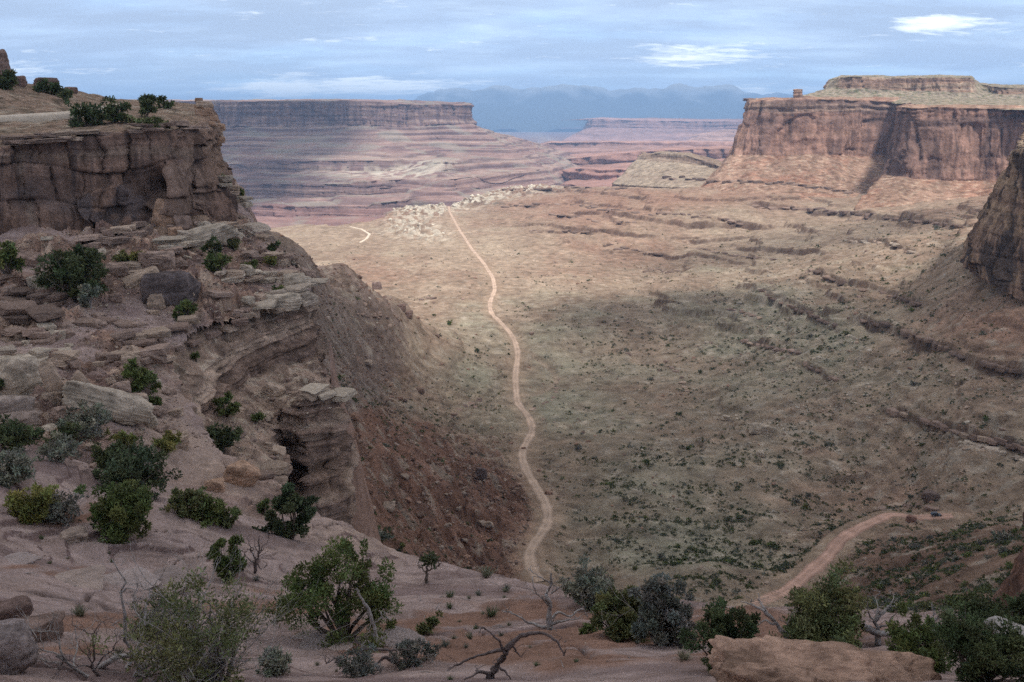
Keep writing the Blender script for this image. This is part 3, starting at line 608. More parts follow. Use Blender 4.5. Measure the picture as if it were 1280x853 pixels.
# far left mesa with its tiers down to the inner canyon
fl = []
for (u, a) in ((-200, 0), (100, 0), (250, 0), (350, 1), (450, 2)):
    fl.append([K(u, 126, 6500), K(u, 129.5 - a * .8, 4650 - 60 * a), K(u, 161 - a, 4610 - 60 * a), K(u + 4, 184 + a, 4350 - 60 * a), K(u + 5, 206 - a * 1.5, 3950 - 60 * a), K(u + 6, 218 - a * 1.5, 3925 - 60 * a), K(u + 8, 234 - a * 2, 3480 - 80 * a), K(u + 8, 250 - a * 2, 3455 - 80 * a), K(u + 10, 260 - a, 3200 - 90 * a), K(u + 12, 272, 3175 - 90 * a), K(u + 16, 287, 3000 - 110 * a)])
fl += [
 [K(500, 126, 6300), K(497, 129, 4480), K(497, 160, 4450), K(505, 178, 4330), K(500, 201, 3900), K(502, 213, 3875), K(500, 226, 3420), K(505, 242, 3395), K(508, 249, 3080), K(510, 264, 3060), K(515, 280, 2900)],
 [K(530, 127, 6300), K(528, 131, 4600), K(529, 158, 4570), K(545, 176, 4500), K(548, 190, 4250), K(552, 203, 3640), K(555, 216, 3615), K(556, 225, 3320), K(562, 241, 3295), K(566, 256, 3120), K(570, 270, 3000)],
 [K(560, 128, 6300), K(558, 131, 4640), K(559, 157, 4610), K(575, 178, 4480), K(590, 194, 4250), K(592, 205, 3860), K(600, 215, 3835), K(604, 220, 3560), K(610, 236, 3535), K(613, 247, 3300), K(616, 260, 3150)],
 [K(580, 128, 6300), K(587, 131, 4720), K(589, 155, 4700), K(612, 172, 4560), K(640, 190, 4350), K(650, 201, 4050), K(664, 209, 4030), K(668, 213, 3840), K(682, 228, 3815), K(686, 238, 3650), K(690, 249, 3500)],
 [Z(575, 6300, 78), Z(585, 5700, 78), Z(592, 5700, -50), Z(640, 5600, -110), Z(700, 5500, -190), Z(712, 5300, -215), Z(730, 5300, -250), Z(734, 5200, -270), Z(748, 5100, -300), Z(752, 5080, -370), Z(760, 5000, -400)]]
def fl_post(P, c, inf):
    x, y, z = P[..., 0], P[..., 1], P[..., 2]; U, V = proj(P)
    P = P.copy(); slm = sst(0.85, 0.3, inf['steep']) * sst(-0.5, 0.1, f2(x / 500, y / 500, 3, 266) + 0.1)
    z2, rs_ = terrace(z, 27.0, 0.12, 0.5, slm * 0.7, 14 * f2(x / 700, y / 700, 3, 267)); P[..., 2] = z2
    z3, rs2 = terrace(z2, 10.0, 0.16, 0.45, slm * 0.6 * sst(-.3, .3, f2(x / 400, y / 400, 3, 269)), 6 * f2(x / 300, y / 300, 3, 268)); P[..., 2] = z3
    s = n2(z / 10 + 0.3 * f2(x / 300, y / 300, 3, 262), x / 4000, 261)
    c = cmix(c, (0.44, 0.32, 0.255), sst(0.05, 0.35, s) * 0.4); c = cmix(c, (0.20, 0.135, 0.12), sst(0.1, 0.45, -s) * 0.7); c = cmix(c, (0.13, 0.085, 0.085), np.clip(rs_ + 0.6 * rs2, 0, 1) * 0.85); c = cmix(c, (0.15, 0.10, 0.10), sst(0.45, 0.9, inf['steep']) * sst(0.0, 0.4, f2(inf['arc'] / 28, z / 300, 4, 273)) * 0.8)
    red = sst(-305, -320, z + 8 * f2(x / 200, y / 200, 2, 264)); c = cmix(c, (0.30, 0.165, 0.14), red * 0.6)
    pal = np.clip(blob(U, V, [(480, 217, 80, 9, 1), (545, 205, 25, 5, 1), (520, 213, 30, 6, .6)]), 0, 1) * sst(-0.2, 0.4, f2(x / 50, y / 50, 4, 263) + 0.15); c = cmix(c, (0.58, 0.50, 0.40), pal * 0.85)
    gr_ = sst(0.5, 0.15, inf['steep']) * sst(0, .5, f2(x / 200, y / 120, 3, 265)); c = cmix(c, (0.33, 0.30, 0.24), gr_ * 0.5)
    return P, c
lay('mesa', fl, (11.0, 5.0), 1, (26.0, 240.0, 7.0, 20.0, 12.0, 110.0, 271, 22.0, 75.0, 3.0), (90.0, (0.31, 0.195, 0.165), (0.40, 0.29, 0.235), (0.19, 0.125, 0.12), (0.17, 0.115, 0.12), 22.0, 272, 0.45), M_FAR,
    'long flat-topped mesa with banded tiers across the far canyon', fl_post, bury=80)
# grey hill with a dark cap between valley and headland
gh = [
 [Z(800, 3100, -110), Z(805, 2800, -108), Z(802, 2800, -120), Z(780, 2800, -190)],
 [K(815, 193, 2700), K(797, 195, 2520), K(795, 201, 2510), K(766, 230, 2330)],
 [K(826, 189, 2650), K(822, 191, 2440), K(821, 198, 2430), K(800, 233, 2150)],
 [K(862, 191, 2550), K(858, 194, 2330), K(857, 202, 2320), K(850, 234, 2000)],
 [K(890, 198, 2450), K(888, 203, 2230), K(888, 210, 2220), K(890, 238, 1880)],
 [K(915, 206, 2300), K(910, 212, 2130), K(910, 216, 2120), K(915, 240, 1800)]]
lay('hill', gh, (4.0, 2.5), 1, (7.0, 60.0, 2.5, 8.0, 3.0, 30.0, 281), (30.0, (0.37, 0.285, 0.215), (0.43, 0.345, 0.26), (0.30, 0.21, 0.16), (0.33, 0.25, 0.19), 18.0, 282, 0.5), M_MESA, None,
    lambda P, c, inf: (P, cmix(c, (0.22, 0.15, 0.12), sst(0.5, 0.8, inf['steep']) * 0.9)), bury=50)
# far mesas and buttes, and the mountain range
def far_mesa(cols, seed, base, lab=None, res=(30, 12), name='mesa'):
    lay(name, cols, res, 1, (40.0, 500.0, 14.0, 30.0, 30.0, 260.0, seed), (160.0, base, tuple(v * 1.25 for v in base), tuple(v * 0.7 for v in base), tuple(v * 0.6 for v in base), 45.0, seed + 2, 0.4), M_FAR, lab, bury=120)
far_mesa([[Z(700, 15000, -20), Z(735, 14500, -20), Z(730, 14400, -160), Z(690, 14000, -420)], [K(760, 147, 14000), K(740, 149, 12000), K(738, 160, 11950), K(700, 178, 11300)], [K(800, 148, 14000), K(800, 150.5, 11500), K(800, 161, 11450), K(790, 180, 10800)],
          [K(880, 149, 14000), K(880, 152, 11500), K(880, 162, 11450), K(880, 184, 10600)], [K(960, 149, 14000), K(960, 152, 11000), K(960, 163, 10950), K(960, 186, 10000)], [K(1200, 149, 14000), K(1200, 152, 11000), K(1200, 163, 10950), K(1200, 190, 9500)]], 301, (0.36, 0.22, 0.19), 'long hazy mesa below the blue mountains')
far_mesa([[Z(850, 9500, -190), Z(870, 9300, -190), Z(850, 9200, -260), Z(800, 9000, -420)], [K(905, 163, 9300), K(900, 164, 9000), K(880, 172, 8900), K(840, 181, 8500)], [K(918, 163, 9300), K(918, 164, 8900), K(922, 171, 8850), K(920, 182, 8300)], [Z(930, 9300, -180), Z(930, 9300, -190), Z(945, 9200, -260), Z(985, 9000, -420)]], 311, (0.44, 0.28, 0.23), 'small pink butte standing on the far plain', name='butte')
far_mesa([[Z(600, 7600, -330), Z(620, 7400, -330), Z(615, 7380, -370), Z(610, 7000, -430)], [K(690, 176, 8000), K(690, 177, 7000), K(690, 184, 6980), K(688, 190, 6500)], [K(800, 177, 8000), K(800, 178, 6500), K(800, 183, 6480), K(798, 190, 6000)], [K(920, 177, 8000), K(920, 179, 6200), K(920, 187, 6180), K(920, 196, 5700)], [K(1100, 178, 8000), K(1100, 181, 6000), K(1100, 188, 5980), K(1100, 200, 5500)]], 321, (0.42, 0.25, 0.20), 'low pink bench across the far canyon')
far_mesa([[Z(640, 6000, -300), Z(660, 5800, -300), Z(655, 5780, -350), Z(650, 5500, -410)], [K(700, 196, 6000), K(700, 198, 5000), K(700, 208, 4980), K(695, 216, 4600)], [K(780, 191, 6000), K(775, 193, 4700), K(776, 206, 4680), K(774, 220, 4200)], [K(840, 185, 5800), K(838, 187, 4500), K(840, 199, 4480), K(840, 216, 4000)], [K(890, 184, 5500), K(890, 187, 4300), K(895, 199, 4280), K(900, 212, 3900)], [K(1000, 186, 5200), K(1000, 190, 4000), K(1000, 200, 3980), K(1000, 212, 3700)]], 331, (0.40, 0.23, 0.18), 'red walled canyon bench behind the grey hill', (14, 7))
far_mesa([[Z(660, 5000, -335), Z(680, 4800, -335), Z(676, 4780, -370), Z(670, 4600, -420)], [K(715, 212, 4600), K(712, 213, 4100), K(712, 227, 4080), K(708, 232, 3900)], [K(740, 210, 4500), K(738, 212, 3900), K(738, 226, 3880), K(734, 234, 3600)], [K(800, 210, 4300), K(800, 213, 3700), K(800, 224, 3680), K(800, 240, 3300)]], 341, (0.38, 0.215, 0.17), 'lower red canyon wall at the end of the white rim', (12, 6))
mu = np.linspace(300, 1150, 180)
ridge = np.interp(mu, [300, 430, 500, 560, 600, 650, 690, 720, 760, 800, 850, 890, 940, 1000, 1150], [149, 140, 128, 113, 110, 113, 109, 112, 114, 110, 108, 113, 116, 122, 140])
ridge = ridge + 2.2 * f2(mu / 28, mu * 0, 4, 351)
cols = [[Z(u, 33000, 0), K(u, v, 30000), K(u + 3, v * 0.55 + 0.45 * 160, 27500), K(u, 162, 25000)] for u, v in zip(mu, ridge)]
G = loft(cols, (160, 130), 1); n = orient(normals(G), G)
P = G + n * (f3(G[..., 0] / 2200, G[..., 1] / 2200, G[..., 2] / 2200, 5, 355) * 330)[..., None]
U, V = proj(P); c = np.empty(P.shape, np.float32); c[:] = (0.13, 0.14, 0.12); snow = sst(560, 1000, P[..., 2] + 260 * f2(P[..., 0] / 900, P[..., 1] / 900, 4, 357)); c = cmix(c, (0.7, 0.72, 0.75), snow * 0.4)
props(mesh_obj('mountains', P, grid_faces(*P.shape[:2]), M_FAR, col=c), 'distant blue mountain range along the horizon', kind='structure')
# ------------------------------------------------------------------ near rim: slickrock ledge and boulder bench (polar height sheet)
NP_ = []
for (u, v, Y) in [(640, 853, 14), (430, 800, 22), (100, 853, 13.5), (1000, 853, 11), (1270, 853, 12), (640, 800, 21), (640, 760, 29), (700, 728, 37), (560, 706, 44), (430, 648, 57), (300, 700, 36), (0, 740, 24), (-150, 740, 22),
                  (0, 660, 33), (150, 672, 36), (0, 562, 43), (-150, 540, 42), (150, 602, 45), (290, 652, 46), (420, 680, 46.5), (0, 480, 66), (100, 520, 60), (50, 450, 75), (0, 400, 88), (100, 370, 98), (0, 320, 108), (-150, 330, 100), (-150, 450, 70),
                  (150, 300, 118), (220, 330, 112), (220, 380, 98), (300, 340, 120), (380, 350, 118), (330, 300, 145), (290, 240, 190), (280, 290, 140), (210, 425, 87), (190, 500, 68), (250, 580, 62), (200, 570, 60), (350, 630, 58.5), (300, 600, 61),
                  (800, 800, 20), (860, 747, 33), (900, 832, 15), (1000, 800, 19), (1000, 768, 27), (1200, 800, 18), (1280, 765, 22), (1450, 780, 20), (780, 760, 27)]:
    p = K(u, v, Y); NP_.append((p[0] / Y, math.log(Y), p[2] / Y))
for (u, Y, z) in [(0, 53, -21.3), (150, 54, -24), (-200, 55, -20.5), (60, 56, -22), (640, 5, -4.4), (640, 8, -6.6), (200, 6, -5.0), (1100, 6, -4.8), (-200, 10, -7), (1500, 10, -7), (900, 100, -40), (600, 100, -45), (1300, 80, -35), (0, 200, -10), (200, 260, -10), (-300, 150, -15), (500, 160, -40)]:
    p = Z(u, Y, z); NP_.append((p[0] / Y, math.log(Y), z / Y))
npa = np.array(NP_); KN = 1.0
n_rbf = RBF(npa[:, 0], npa[:, 1] * KN, npa[:, 2], 1e-4)
def near0(x, y): y = np.maximum(y, 2.5); return n_rbf(np.clip(x / y, -1.6, 1.6), np.log(y) * KN) * y
EDGE = [(292, 232, 205), (332, 292, 150), (385, 345, 120), (390, 372, 112), (300, 396, 100), (234, 426, 90), (214, 452, 84), (232, 506, 74), (262, 562, 66), (300, 592, 63), (345, 606, 62), (372, 624, 61), (432, 650, 57), (520, 692, 49), (560, 707, 44), (640, 716, 40),
        (700, 729, 37), (800, 740, 35), (860, 748, 33), (950, 762, 30), (1060, 770, 27), (1200, 765, 25), (1350, 745, 25), (1600, 700, 30)]
epoly = [tuple(K(*e)[:2]) for e in EDGE]
epoly = np.array(epoly + [(90, 0), (30, -30), (-200, -30), (-260, 120), (-220, 270), (-75, 270)])
def sdist(x, y):
    """signed distance to the ledge outline, positive inside"""
    sh = x.shape; x = x.ravel(); y = y.ravel(); D = np.full(len(x), 1e9); ins = np.zeros(len(x), bool); n = len(epoly)
    for i in range(n):
        a, b = epoly[i], epoly[(i + 1) % n]; e = b - a
        t = np.clip(((x - a[0]) * e[0] + (y - a[1]) * e[1]) / (e @ e), 0, 1)
        D = np.minimum(D, (x - a[0] - t * e[0]) ** 2 + (y - a[1] - t * e[1]) ** 2)
        c = (a[1] > y) != (b[1] > y); xi = a[0] + (y - a[1]) / (b[1] - a[1] + 1e-12) * e[0]; ins ^= c & (x < xi)
    D = np.sqrt(D); return np.where(ins, D, -D).reshape(sh)
nth = np.concatenate([np.linspace(R(-75), R(-40), 60)[:-1], np.linspace(R(-40), R(40), 1000), np.linspace(R(40), R(75), 60)[1:]])
nr_ = np.concatenate([np.exp(np.linspace(math.log(4.0), math.log(70), 720))[:-1], np.exp(np.linspace(math.log(70), math.log(230), 330))])
NR, NT = np.meshgrid(nr_, nth, indexing='ij'); NX, NY = NR * np.sin(NT), NR * np.cos(NT)
nz0 = near0(NX, NY); NU, NV = proj(np.stack([NX, NY, nz0], -1))
sd = sdist(NX, NY) + f2(NX / 3.5, NY / 3.5, 4, 401) * np.clip(NR / 50, 0.3, 1.0) * 0.9
# masks: bare stone against soil and rubble
benchm = np.clip(sst(4, -14, NV - np.interp(NU, [-300, 0, 150, 250, 330, 430, 560, 900], [520, 553, 592, 622, 655, 645, 640, 640])), 0, 1) * sst(420, 330, NU)
tongue = np.clip(blob(NU, NV, [(225, 570, 75, 32, 1.3), (205, 505, 30, 35, 1.2), (20, 470, 35, 28, 1.0), (300, 610, 55, 26, 1), (480, 670, 110, 30, 1.2), (350, 300, 40, 25, .5)]), 0, 1)
soil = np.clip(blob(NU, NV, [(70, 715, 70, 18, 1.0), (250, 780, 150, 40, .55), (600, 800, 140, 42, 1.0), (760, 800, 90, 40, 1.0), (150, 640, 80, 20, .6), (60, 640, 60, 15, .8), (640, 745, 80, 12, .4), (900, 790, 90, 60, .8), (1150, 800, 160, 50, .6), (450, 800, 60, 20, .7), (380, 745, 90, 30, .5), (80, 800, 90, 50, .5)]) * (0.75 + 0.9 * f2(NX / 3.2, NY / 3.2, 4, 403)), 0, 1)
rubm = np.clip(benchm * (1 - tongue), 0, 1) * sst(-0.45, 0.15, f2(NX / 12, NY / 12, 3, 404))
h = nz0 + 0.0
h += 0.55 * f2(NX / 9, NY / 9, 4, 411) * np.clip(NR / 40, 0.35, 1.2)                          # rolling slickrock
bed = f2(NX / 7 + 3, NY / 7, 3, 412) * 1.2 + h * 1.0                                          # thin beds weather into low steps
q = bed / 0.55; fq = q - np.floor(q); stp = 0.55 * (np.floor(q) + np.where(fq < 0.14, fq / 0.14 * 0.75, 0.75 + (fq - 0.14) / 0.86 * 0.25)) - bed
jx = NX / 6.5 + 0.55 * f2(NX / 7, NY / 7, 3, 481); jy = NY / 4.2 + 0.55 * f2(NX / 7 + 9, NY / 7, 3, 482); jf = np.minimum(np.abs(jx - np.round(jx)) * 6.5, np.abs(jy - np.round(jy)) * 4.2)
joint_n = np.exp(-(jf / 0.085) ** 2) * (1 - benchm) * (1 - 0.8 * soil) * sst(-0.2, 0.3, f2(NX / 9 + 5, NY / 9, 3, 483))
h -= joint_n * 0.24
h += stp * np.clip(sst(0.1, 0.5, f2(NX / 10, NY / 6, 3, 413) + 0.08) * 0.9 * (1 - benchm) + 0.9 * rubm, 0, 1) * 0.9
qb = (h + f2(NX / 9, NY / 9, 3, 414) * 1.6) / 2.3; fb = qb - np.floor(qb)
stepb = 2.3 * (np.floor(qb) + np.where(fb < 0.10, fb / 0.10 * 0.6, 0.6 + (fb - 0.10) / 0.90 * 0.4)) - qb * 2.3
h += stepb * rubm * 0.85
h += rubm * (f2(NX / 2.6, NY / 2.6, 5, 415, 0.6) * 0.8) + soil * (f2(NX / 1.1, NY / 1.1, 4, 416) * 0.10 + 0.05)
h += (1 - rubm) * f2(NX / 1.4, NY / 0.8, 4, 417) * 0.05
dome = np.clip(blob(NU, NV, [(215, 575, 70, 25, 1), (300, 605, 40, 20, .6), (20, 465, 30, 25, .8)]), 0, 1); h += dome * 0.9
wx = NX / 1.7 + 0.7 * f2(NX / 4, NY / 4, 3, 471); wy = NY / 2.3 + 0.7 * f2(NX / 4 + 30, NY / 4, 3, 472)
cx_, cy_ = np.floor(wx + 0.4 * np.floor(wy)), np.floor(wy); hh_ = _hash(cx_.astype(np.int64).astype(np.uint32), cy_.astype(np.int64).astype(np.uint32), None, 473).astype(np.float32) / 15 - 0.5
h += rubm * hh_ * 0.95 * sst(-0.3, 0.2, f2(NX / 8, NY / 8, 3, 474) + 0.1)
lipw = np.where((NU > 185) & (NU < 415) & (NR > 66) & (NR < 170), 0.1, 1.0)
drop = np.maximum(0, -sd); h -= np.minimum(drop * 3.4 + 0.10 * drop ** 2, 60) + lipw * (0.55 * np.exp(-np.maximum(sd, 0) / 0.9) * (sd > 0) + np.where(sd <= 0, 0.55, 0))
NH = h
soil = sst(0.28, 0.62, soil)
c = np.empty(h.shape + (3,), np.float32); c[:] = (0.335, 0.262, 0.240)
mot = f2(NX / 5, NY / 5, 5, 421); mot2 = f2(NX / 0.9, NY / 0.9, 4, 422)
c = cmix(c, (0.37, 0.285, 0.235), tongue * 0.85 + np.clip(mot, 0, .5) * 0.5)
c = cmix(c, (0.185, 0.135, 0.128), sst(0.05, 0.5, f2(NX / 9, NY / 4, 4, 423) - 0.05) * (1 - tongue) * 0.7)
sediment = f2(NX / 30 + h / 1.3, h / 0.35, 3, 424); c = cmix(c, (0.21, 0.155, 0.135), sst(0.1, 0.5, sediment) * 0.5)
c = cmix(c, (0.09, 0.065, 0.06), joint_n * 0.8); c = cmix(c, (0.15, 0.105, 0.098), ((fq < 0.14) * (1 - benchm) * (1 - soil)) * sst(0.0, 0.4, f2(NX / 10, NY / 6, 3, 413) + 0.3) * 0.85)
c = cmix(c, (0.235, 0.145, 0.108), soil * 0.95)
rc = np.empty_like(c); rc[:] = (0.29, 0.195, 0.15); rc = cmix(rc, (0.42, 0.325, 0.25), sst(0.0, 0.5, f2(NX / 2.1, NY / 2.1, 4, 425))); rc = cmix(rc, (0.17, 0.115, 0.098), sst(0.05, 0.45, f2(NX / 4, NY / 4, 4, 426)))
rc *= (1 + 0.45 * hh_)[..., None]
c = lerp(c, rc, rubm[..., None]); c *= ((1 + 0.14 * mot2) * grain(h.shape, 6, 0.05))[..., None]; c *= np.array([0.97, 0.905, 0.89], np.float32)
ledge_n = np.clip(((fq < 0.14) * rubm * 0.6), 0, 1); c = cmix(c, (0.17, 0.115, 0.10), ledge_n * 0.5)
c = cmix(c, (0.28, 0.17, 0.125), sst(-0.5, -3, sd) * 0.8)
keep_r = len(nr_)
nf = grid_faces(*NX.shape); thr = np.where((NU > 195) & (NU < 408) & (NR > 68) & (NR < 165), 0.12, 9.0); nf = nf[((drop < thr).ravel()[nf]).all(1)]
props(mesh_obj('slickrock_ledge', np.stack([NX, NY, NH], -1), nf, M_NEAR, col=c), 'purplish slickrock ledge and boulder bench in front of the drop', kind='structure')
def near_z(x, y):
    x = np.asarray(x, float); y = np.asarray(y, float); r = np.hypot(x, y); t = np.arctan2(x, y)
    i = np.clip(np.interp(r, nr_, np.arange(len(nr_))), 0, len(nr_) - 1.001); j = np.clip(np.interp(t, nth, np.arange(len(nth))), 0, len(nth) - 1.001)
    a, b = i.astype(int), j.astype(int); fi, fj = i - a, j - b
    return (NH[a, b] * (1 - fi) * (1 - fj) + NH[a + 1, b] * fi * (1 - fj) + NH[a, b + 1] * (1 - fi) * fj + NH[a + 1, b + 1] * fi * fj)

# left-hand cliff with the plateau on top
CLF = ((0.260, 0.162, 0.124), (0.31, 0.215, 0.165), (0.165, 0.105, 0.088), (0.10, 0.072, 0.066))
cl = [
 [Z(-420, 330, 26), K(-420, 60, 190), K(-420, 152, 130), K(-420, 190, 100), K(-420, 250, 98), K(-420, 330, 95), Z(-420, 85, -26)],
 [Z(-200, 330, 22), K(-200, 68, 190), K(-200, 152, 138), K(-200, 190, 108), K(-200, 250, 106), K(-200, 325, 103), Z(-190, 95, -24)],
 [Z(0, 330, 12), K(0, 100, 195), K(0, 151, 150), K(0, 184, 120), K(0, 250, 118.5), K(0, 318, 116), Z(10, 108, -22)],
 [Z(80, 330, 9), K(80, 112, 220), K(85, 146, 165), K(80, 174, 124), K(88, 245, 122.5), K(100, 303, 120), Z(110, 113, -20.5)],
 [Z(140, 335, 7), K(142, 124, 245), K(142, 138, 188), K(144, 165, 128), K(144, 235, 127), K(142, 288, 124), Z(150, 116, -19)],
 [Z(150, 335, 7), K(152, 125, 250), K(152, 138, 190), K(151, 166, 131.5), K(152, 230, 130.5), K(156, 284, 126), Z(165, 117, -19)],
 [Z(160, 335, 6), K(162, 126, 250), K(162, 137, 192), K(160, 163, 129), K(160, 225, 128), K(170, 280, 125), Z(178, 117, -19)],
 [Z(200, 335, 5), K(200, 128, 250), K(200, 135, 205), K(206, 162, 132), K(216, 208, 130), K(222, 274, 127), Z(226, 118, -19)],
 [Z(232, 335, 5), K(236, 131, 245), K(236, 134, 220), K(236, 160, 141), K(250, 205, 136), K(262, 270, 131), Z(264, 122, -19)],
 [Z(246, 335, 5), K(248, 132, 240), K(248, 135, 222), K(252, 148, 178), K(264, 195, 160), K(277, 248, 148), Z(284, 140, -20)],
 [Z(252, 335, 5), K(256, 133, 238), K(257, 136, 228), K(264, 150, 205), K(274, 195, 188), K(287, 240, 174), Z(294, 168, -21)],
 [Z(254, 335, 4), K(260, 134, 262), K(262, 137, 256), K(269, 156, 240), K(277, 195, 226), K(290, 240, 210), Z(300, 205, -24)],
 [Z(240, 335, 3), Z(250, 330, 3), Z(255, 330, 3), Z(262, 330, 2), Z(268, 330, -12), Z(280, 325, -28), Z(290, 322, -60)]]
def cl_post(P, c, inf):
    x, y, z = P[..., 0], P[..., 1], P[..., 2]; U, V = proj(P); top = sst(0.62, 0.3, inf['steep'])
    t = np.empty_like(c); t[:] = (0.33, 0.225, 0.165); t = cmix(t, (0.42, 0.325, 0.245), sst(0, .5, f2(x / 6, y / 6, 4, 431))); t = cmix(t, (0.20, 0.15, 0.11), sst(0.05, .5, f2(x / 3, y / 3, 4, 432)))
    c = lerp(c, t, (top * 0.9)[..., None])
    pal = np.exp(-(((U - 22 - (V - 190) * 0.22) / (4.5 + 0.02 * (V - 190))) ** 2)) * sst(180, 200, V) * sst(310, 280, V); c = cmix(c, (0.40, 0.30, 0.24), pal * 0.75 * (0.6 + 0.6 * n2(V / 9, U / 9, 433)))
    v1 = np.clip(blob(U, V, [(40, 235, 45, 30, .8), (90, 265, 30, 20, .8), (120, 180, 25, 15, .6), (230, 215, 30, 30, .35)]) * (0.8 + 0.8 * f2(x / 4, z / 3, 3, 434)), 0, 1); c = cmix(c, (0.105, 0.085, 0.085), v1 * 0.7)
    lit = np.clip(blob(U, V, [(272, 185, 12, 40, 1), (255, 150, 14, 15, 1)]), 0, 1); c = cmix(c, (0.40, 0.27, 0.20), lit * 0.6)  # sunlit look of the cliff end put into the stone colour
    P = P.copy(); P[..., 2] += top * (f2(x / 7, y / 7, 4, 435) * 0.45)
    def lump(uc, vc, ru, rv, sd_):
        return sst(1.12, 0.9, np.sqrt(((U - uc) / ru) ** 2 + ((V - vc) / rv) ** 2) ** 1.0 + 0.22 * f3(x / 3.5, y / 3.5, z / 3.5, 3, sd_))
    b1 = np.maximum(lump(232, 222, 34, 17, 491), lump(226, 250, 37, 20, 492)); b2 = np.maximum(lump(140, 256, 38, 24, 493), lump(150, 268, 30, 16, 494)); b3 = lump(262, 235, 14, 38, 495) * 0.6
    P += np.array([0.06, -1.0, 0.0]) * (b1 * 2.6 + b2 * 2.2 + b3 * 1.6)[..., None] * (1 - 0.6 * top)[..., None]
    c = cmix(c, (0.25, 0.168, 0.132), b1 * 0.75); c = cmix(c, (0.125, 0.098, 0.096), b2 * sst(-.3, .2, f3(x / 3, y / 3, z / 3, 3, 496) + 0.1) * 0.8)
    stair = np.floor(z / 1.9 + 0.4 * f2(x / 5, y / 5, 2, 497)); P += np.array([0.75, -0.6, 0.0]) * ((sst(236, 262, U) * (1 - top) * (0.5 - _hash(stair.astype(np.int64).astype(np.uint32), np.floor(inf['arc'] / 6 + 0.3 * stair).astype(np.int64).astype(np.uint32), None, 498) / 15.0)) * 3.2)[..., None]
    pit = blob(U, V, [(192, 236, 15, 20, 1.0), (180, 200, 5, 10, .0)]); rimo = np.clip(blob(U, V, [(60, 190, 90, 3.5, 1), (190, 176, 50, 3, 1)]), 0, 1) * inf['steep']
    P += (np.array([0.1, 1.0, 0.0]) * (pit * 6.0 * (1 - top) + rimo * 0.9)[..., None]); c = cmix(c, (0.13, 0.09, 0.08), pit * 0.6)  # recess pushed in, and its shade also darkened into the stone colour
    return P, c
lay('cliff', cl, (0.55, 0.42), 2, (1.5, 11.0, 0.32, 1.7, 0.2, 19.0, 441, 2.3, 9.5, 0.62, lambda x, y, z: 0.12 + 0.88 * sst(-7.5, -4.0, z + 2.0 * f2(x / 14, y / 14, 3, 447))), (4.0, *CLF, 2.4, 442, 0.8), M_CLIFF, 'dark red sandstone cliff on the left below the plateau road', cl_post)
# amphitheatre wall, its rubble ledge and the outer buttress
am = [
 [K(222, 545, 66), K(248, 556, 67), K(262, 570, 68), K(280, 585, 69), K(300, 596, 68), K(322, 612, 67), Z(332, 68, -38), Z(332, 69, -62)],
 [K(222, 540, 67), K(243, 545, 69), K(258, 558, 70), K(272, 572, 71), K(292, 590, 71), K(328, 606, 69), Z(338, 69.5, -38), Z(338, 70, -62)],
 [K(192, 480, 74), K(213, 480, 76), K(238, 505, 77), K(258, 522, 79), K(288, 550, 77), K(338, 597, 72.5), K(350, 625, 72.7), Z(360, 73, -64)],
 [K(192, 425, 86), K(220, 437, 87), K(258, 462, 88), K(284, 492, 89), K(312, 530, 83), K(345, 572, 78), K(356, 618, 78), Z(365, 78, -66)],
 [K(238, 402, 98), K(266, 412, 97.5), K(296, 432, 98), K(320, 472, 97.5), K(332, 510, 90), K(340, 545, 85), K(344, 596, 84), Z(352, 84, -66)],
 [K(298, 378, 107), K(318, 390, 105.5), K(336, 412, 105), K(352, 456, 103.5), K(358, 486, 95), K(347, 514, 88), K(352, 592, 86.5), Z(360, 86, -68)],
 [K(352, 356, 117), K(368, 368, 113), K(374, 404, 111), K(384, 452, 108), K(390, 480, 97), K(376, 500, 86.5), K(384, 582, 84), Z(388, 84, -68)],
 [K(376, 344, 122), K(386, 366, 115), K(388, 402, 113), K(393, 452, 110), K(406, 478, 98), K(414, 492, 88.5), K(426, 572, 86.3), Z(434, 85, -68)],
 [K(376, 336, 127), K(388, 348, 124), K(390, 402, 121), K(396, 452, 118), K(414, 486, 107), K(422, 500, 99), K(433, 572, 96.5), Z(438, 95, -72)],
 [K(340, 300, 155), K(350, 308, 150), K(360, 360, 148), K(372, 420, 145), K(390, 470, 140), K(395, 490, 138), K(402, 560, 136), Z(408, 135, -95)]]
